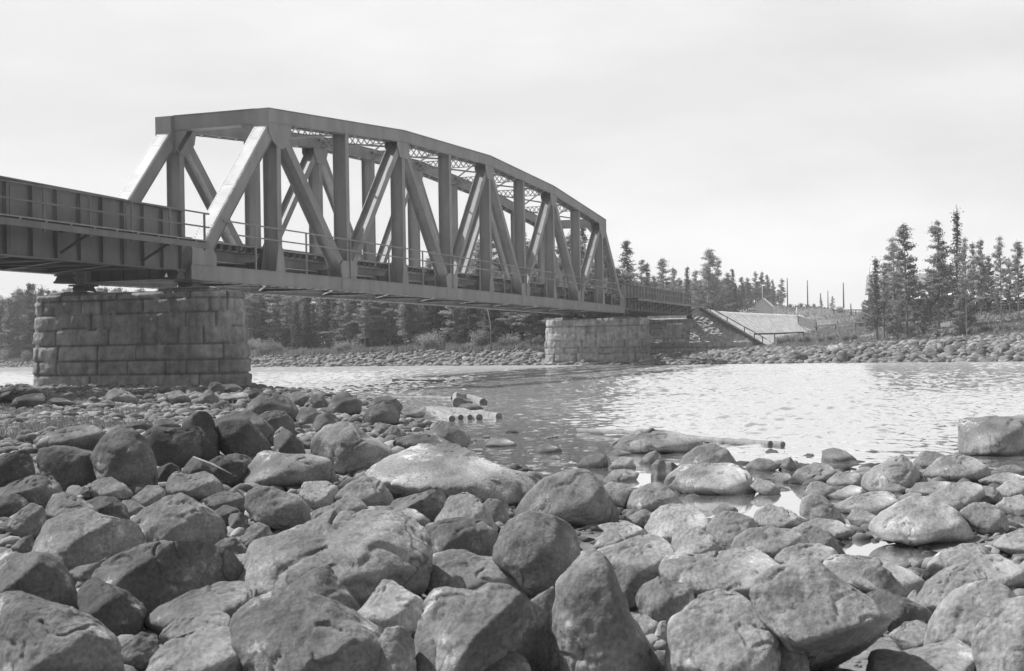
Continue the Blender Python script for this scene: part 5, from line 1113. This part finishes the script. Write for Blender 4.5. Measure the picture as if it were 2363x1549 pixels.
# bushes
def put_bush(px, ytop, D, label, group, wid=1.0, k=0, tone=1.0, zoff=-.05):
    x, y = xy_of(px, D); z = gz(x, y)+zoff; h = max(W3(px, ytop, D)[2]-z, .4); tm, cm = PB[k % 4]; r = empty('willow_bush', (x, y, z)); s = h/2.9; r.scale = (s*wid, s*wid, s); r.rotation_euler = (0, 0, k*1.7)
    for nm, me in (('stems', tm), ('foliage', cm)):
        c = bpy.data.objects.new(nm, me); c.parent = r; COL.objects.link(c); c.color = g(tone)
    tag(r, label, 'bush', group)
BL = [(585, 775), (612, 780), (640, 790), (700, 800), (783, 785), (806, 780), (830, 795), (880, 800), (975, 765), (992, 760), (1010, 775), (1030, 790), (1060, 795), (1085, 785), (1112, 752), (1135, 790), (1160, 778), (1180, 765), (1205, 785), (1228, 772), (1250, 768), (745, 805), (925, 800), (560, 800), (1300, 780), (20, 800), (60, 805)]
for i, (px, yt) in enumerate(BL):
    sh = np.interp(px, *zip(*SHORE)); put_bush(px, yt, sh+9.5+rg.uniform(0, 2.5), 'light leafed willow bush on the far bank in front of the forest', 'willow bushes in front of the forest', 1.25, i, rg.uniform(.85, 1.25))
BR = [(1800, 772, 135), (1822, 765, 138), (1845, 775, 132), (1862, 770, 130), (1895, 775, 128), (1915, 768, 130), (1950, 770, 122), (1970, 765, 124), (1990, 780, 114), (2020, 775, 116), (2050, 778, 112), (2085, 772, 110), (2110, 765, 112), (2140, 768, 108), (2165, 765, 110), (2190, 770, 108), (2250, 758, 108), (2275, 750, 110), (2300, 755, 106), (2325, 745, 108), (2345, 752, 106), (2370, 745, 104), (1880, 700, 248), (1840, 702, 250), (1940, 705, 235), (2015, 712, 160), (1805, 702, 262), (1990, 714, 175), (2100, 740, 118), (2060, 738, 122), (1850, 698, 262), (1825, 700, 258), (1865, 700, 255)]
for i, (px, yt, D) in enumerate(BR): put_bush(px, yt, D, 'low scrubby bush on the right bank slope', 'scrub of the right bank slope', 1.3, i, rg.uniform(.7, 1.1))
# ================================================================ grass and ground cover (stuff)
def grass(name, label, sites, size, mt):
    C = np.array(sites); n = len(C); rng = np.random.RandomState(3); a = rng.normal(size=(n, 3))*[1, 1, 0]; a /= np.linalg.norm(a, axis=1)[:, None]; h = size*rng.uniform(.5, 1.3, (n, 1)); w_ = h*.22
    tip = C+np.array([0, 0, 1])*h+a*h*rng.uniform(-.4, .4, (n, 1)); V = np.stack([C-a*w_-[0, 0, .02], C+a*w_-[0, 0, .02], tip], 1).reshape(-1, 3); me = np_mesh(name, V, np.arange(3*n).reshape(-1, 3)); me.materials.append(mt); tag(link(bpy.data.objects.new(name, me)), label, 'grass', kind='stuff')
pts = []
px = rg.uniform(1700, 2700, 90000); sh = np.interp(px, *zip(*SHORE)); D = sh+10+rg.uniform(0, 1, 90000)**1.2*175; x = CAM[0]+D*FH[0]+(px-CX)/F_PX*D*RH[0]; y = CAM[1]+D*FH[1]+(px-CX)/F_PX*D*RH[1]; z = ground_z(x, y)
d_ = perlin(np.stack([x*.25, y*.25, x*0], 1)); keep = (d_ > -.12) & ~((x > 97) & (x < 176) & (y > -8.6+.8*d_+5.5*(rg.rand(len(x))**4))) & (z > .9); pts = np.stack([x, y, z], 1)[keep]; grass('meadow_grass', 'rough grass and weeds on the right bank', pts, .28, M['grass'])
px = rg.uniform(-300, 1400, 60000); sh = np.interp(px, *zip(*SHORE)); D = sh+8.5+rg.uniform(0, 1, 60000)*14; x = CAM[0]+D*FH[0]+(px-CX)/F_PX*D*RH[0]; y = CAM[1]+D*FH[1]+(px-CX)/F_PX*D*RH[1]; z = ground_z(x, y); keep = perlin(np.stack([x*.3, y*.3, x*0], 1)) > -.2; grass('bank_undergrowth', 'low undergrowth along the forest edge across the river', np.stack([x, y, z], 1)[keep], .55, M['grass'])
n = 60000; px = rg.uniform(-250, 560, n); D = rg.uniform(19, 46, n); x = CAM[0]+D*FH[0]+(px-CX)/F_PX*D*RH[0]; y = CAM[1]+D*FH[1]+(px-CX)/F_PX*D*RH[1]; z = ground_z(x, y); keep = (perlin(np.stack([x*.5, y*.5, x*0+4], 1))-(px-60)/1600 > .0); grass('shore_grass', 'short thin grass growing among pebbles in front of the near pier', np.stack([x, y, z], 1)[keep], .12, M['grass'])
# ================================================================ poles, fences, shed, house
def ptop(px, y, D): return W3(px, y, D)
def pole(px, yt, yb, D, label, r=.13, name='line_pole', mt='bark', cat='pole', group='poles on the ridge'):
    a = W3(px, yb+3, D); b = W3(px, yt, D); mb = MB(); mb.tube([(0, 0, 0), (0, 0, (b[2]-a[2])*.5), (0, 0, b[2]-a[2])], [r, r*.9, r*.7], 8); o = mb.build(name, M[mt], smooth=True); o.location = a; tag(o, label, cat, group)
pole(1817.6, 642, 706, 258, 'bare wooden line pole beside the single pine'); pole(1864, 647, 702, 252, 'bare wooden line pole on the ridge, second from the shed'); pole(1911, 671, 710, 245, 'shortest thin pole on the ridge', .1); pole(1947, 652.6, 708, 236, 'bare wooden pole standing alone nearest the house', .14)
pole(2006.6, 606, 640, 150, 'thin white flagpole rising behind the left end of the house', .045, 'flagpole', 'white', 'flagpole', None); pole(2163, 690, 715, 126, 'thin white post behind the dark board fence', .07, 'white_post', 'white', 'post', None); pole(2180.5, 681, 705, 127, 'thin white post right of the other white post', .07, 'white_post', 'white', 'post', None); pole(1839, 709, 728, 194, 'pale marker post at the top of the gravel slope', .09, 'marker_post', 'white', 'post', None); pole(1759.5, 660, 689, 238, 'thin pale pole rising behind the shed roof', .05, 'thin_pole', 'white', 'pole', None)
def fence(label, pts, hgt, D_list, boards=(.95, .2), r=.07, mesh=False, name='rail_fence', postw=.07):
    P = [W3(px, py, D) for (px, py), D in zip(pts, D_list)]; o0 = P[0]; root = empty(name, o0); tag(root, label, 'fence')
    for k, p in enumerate(P): mb = MB(); q = p-o0; mb.box(q[0]-postw, q[0]+postw, q[1]-postw, q[1]+postw, q[2]-.3, q[2]+hgt*(1.05)); mb.build('post', M['timber'], root)
    for a, b in zip(P[:-1], P[1:]):
        a, b = a-o0, b-o0
        for f in boards: mb = MB(); mb.bar(a+UP*hgt*f, b+UP*hgt*f, .06, .17, side=(0, 0, 1) if False else (1, 0, 0)); mb.build('rail', M['timber'], root)
        L_ = np.linalg.norm(b-a)
        if mesh:
            n = max(2, int(L_/mesh)); mb = MB()
            for i in range(n+1): p = a+(b-a)*i/n; mb.bar(p+UP*.05, p+UP*hgt*.97, .03 if mesh < .3 else .09, .02, side=(b-a)/L_)
            mb.build('pickets', M['timber'], root)
    return root
def ground_pt(px, D): x, y = xy_of(px, D); return gz(x, y)
fence('dark picket fence climbing from the field to the gravel slope', [(1842, 750), (1884, 767)], 1.3, [193, 178], mesh=.22, boards=(1.0, .3, .15))
fence('long low fence crossing the meadow below the ridge', [(1884, 767), (1929, 763), (1975, 760), (2020, 757), (2063, 753)], .82, [178, 172, 164, 157, 150], boards=(1.0, .25, .1), mesh=.22)
fence('dark board fence in front of the house among the pines', [(2106, 716), (2145, 714), (2182, 711)], .85, [128, 128, 128], boards=(1.0, .7, .4, .15), mesh=.16); fence('pale lattice gate in the fence right of the grove', [(2254, 716), (2279, 715)], .9, [126, 126], boards=(1.0, .0), mesh=.3, name='lattice_gate'); fence('dark board fence near the right edge', [(2280, 715), (2327, 715), (2370, 715)], .85, [126, 125, 124], boards=(1.0, .7, .4, .15), mesh=.16)
fence('far low fence line on the crest of the meadow', [(1925, 721), (1975, 721), (2020, 720), (2090, 718)], .35, [200, 195, 188, 170], boards=(1.0,), mesh=.5)
fence('thin wooden railing running from the stair foot over the gravel', [(1741, 792), (1788, 791), (1855, 788)], .95, [139, 139, 139], boards=(1.0,), r=.04, postw=.05)
# shed
sD = 236; c = W3(1760.5, 724, sD); wS = 36/F_PX*sD; hW = 18.5/F_PX*sD; hA = 35.6/F_PX*sD; shd = empty('shed', (c[0], c[1], c[2]-1.0)); tag(shd, 'small plastered gable shed with pale roof standing on the railway embankment', 'shed'); ang = -.30
shd.rotation_euler = (0, 0, math.atan2(-FH[0], FH[1])+math.pi/2+0) ; shd.rotation_euler[2] = math.atan2(FH[1], FH[0])+.20-.36-.19
def loc(mb, nm, mt, par): return mb.build(nm, mt, par)
L2_ = 2.4; hb = hW+1.0; w2 = wS/2; ap = hA+1.0
mb = MB(); V = [(0, -w2, 0), (0, w2, 0), (0, w2, hb), (0, 0, ap-.06), (0, -w2, hb)]; V2 = [(L2_, b, c_) for a, b, c_ in V]; mb.add(V+V2, [(0, 4, 3, 2, 1), (5, 6, 7, 8, 9), (0, 5, 9, 4), (1, 2, 7, 6)]); loc(mb, 'wall', M['plaster'], shd)
for s in (-1, 1):
    mb = MB(); e = .28; dz = (ap-hb)/w2; p = np.array([L2_/2, s*(w2+e)/2, (ap+hb-dz*e)/2+.03]); ay = np.array([0, s*(w2+e)/2, -(ap-hb+dz*e)/2]); mb.obox(p, (L2_/2+.22, 0, 0), ay, (0, .0, .045)); loc(mb, 'roof', M['roofl'], shd)
mb = MB(); mb.box(L2_/2-.5, L2_/2+.3, -w2-.03, -w2-.001, 0, 1.8); loc(mb, 'door', M['housew'], shd)
# house
hD = 150; c = W3(2004, 719, hD); pxm = hD/F_PX; hs = empty('house', tuple(c-[0, 0, .8])); tag(hs, 'dark walled house with steep pale roof half hidden by the pines', 'house'); hs.rotation_euler = (0, 0, math.atan2(RH[1], RH[0])-.33); 
Lh = 134*pxm; hh = 44*pxm+.8; ra = 84*pxm+.8; Dp = 6.0
def HB(mb, nm, mt, par=hs): return mb.build(nm, mt, par)
mb = MB(); V = [(0, 0, 0), (0, Dp, 0), (0, Dp, hh), (0, Dp/2, ra-.08), (0, 0, hh)]; V2 = [(Lh, b, c_) for a, b, c_ in V]; mb.add(V+V2, [(0, 4, 3, 2, 1), (5, 6, 7, 8, 9), (0, 5, 9, 4), (1, 2, 7, 6)]); wl_ = HB(mb, 'wall', M['housew'])
for s in (0, 1):
    mb = MB(); e = .45; dz = (ra-hh)/(Dp/2); y0 = -e if s == 0 else Dp+e; z0_ = hh-dz*e; p = np.array([Lh/2, (y0+Dp/2)/2, (z0_+ra)/2+.05]); mb.obox(p, (Lh/2+.3, 0, 0), (0, (Dp/2-y0)/2, (ra-z0_)/2), (0, 0, .06)); HB(mb, 'roof', M['roofd'])
mb = MB(); mb.box(Lh*.45, Lh*.45+.7, Dp/2-.35, Dp/2+.35, ra-.3, ra+.9); HB(mb, 'chimney', M['plaster'])
for k in range(4):
    x0_ = .9+k*1.7; mb = MB(); mb.box(x0_-.07, x0_+.97, -.05, -.002, 1.3, 2.55); f_ = HB(mb, 'window', M['white']); mb = MB(); mb.box(x0_, x0_+.42, -.06, -.051, 1.38, 2.47); mb.box(x0_+.48, x0_+.9, -.06, -.051, 1.38, 2.47); mb.build('pane', M['glass'], f_)
mb = MB(); hp = W3(2140, 716, 140); lo = empty('low_outbuilding', tuple(hp-[0, 0, .6])); tag(lo, 'low lean-to outbuilding with pale sloping roof right of the house', 'outbuilding'); lo.rotation_euler = hs.rotation_euler
mb.box(-1.5, 2.6, 0, 2.5, 0, 1.9); mb.build('wall', M['housew'], lo); mb = MB(); mb.obox((.55, 1.1, 2.3), (2.4, 0, 0), (0, 1.6, .5), (0, 0, .05)); mb.build('roof', M['roofl'], lo)
# dead leaning birch beside the forest pole on the far bank
x, y = xy_of(1133, 127); zb_ = gz(x, y); root = empty('utility_pole', (x, y, zb_)); tag(root, 'weathered slanting pole with crossbar standing in front of the forest under the bridge', 'pole')
mb = MB(); mb.tube([(0, 0, -.3), (0, 0, 2.6), tuple((W3(1125, 712, 127)-[x, y, zb_]))], [.09, .08, .05], 7); mb.build('shaft', M['bark'], root, smooth=True); mb = MB(); q = W3(1131, 756, 127)-[x, y, zb_]; mb.bar(q-RH*.9, q+RH*.9, .06, .07); mb.build('crossbar', M['timber'], root)
# ================================================================ thin summer haze over the valley
hz = bpy.data.materials.new('haze'); hz.use_nodes = True; nt = hz.node_tree; nt.nodes.remove(nt.nodes['Principled BSDF'])
pv = nt.nodes.new('ShaderNodeVolumePrincipled'); pv.inputs['Color'].default_value = g(.95); pv.inputs['Density'].default_value = .00052; nt.links.new(pv.outputs[0], nt.nodes['Material Output'].inputs['Volume'])
mb = MB(); c0 = CAM+FH*150
mb.obox((c0[0], c0[1], 20.0), FH*3200, -RH*2900, (0, 0, 25.0)); o = mb.build('haze', hz); tag(o, 'thin pale haze filling the river valley', 'haze', kind='stuff')
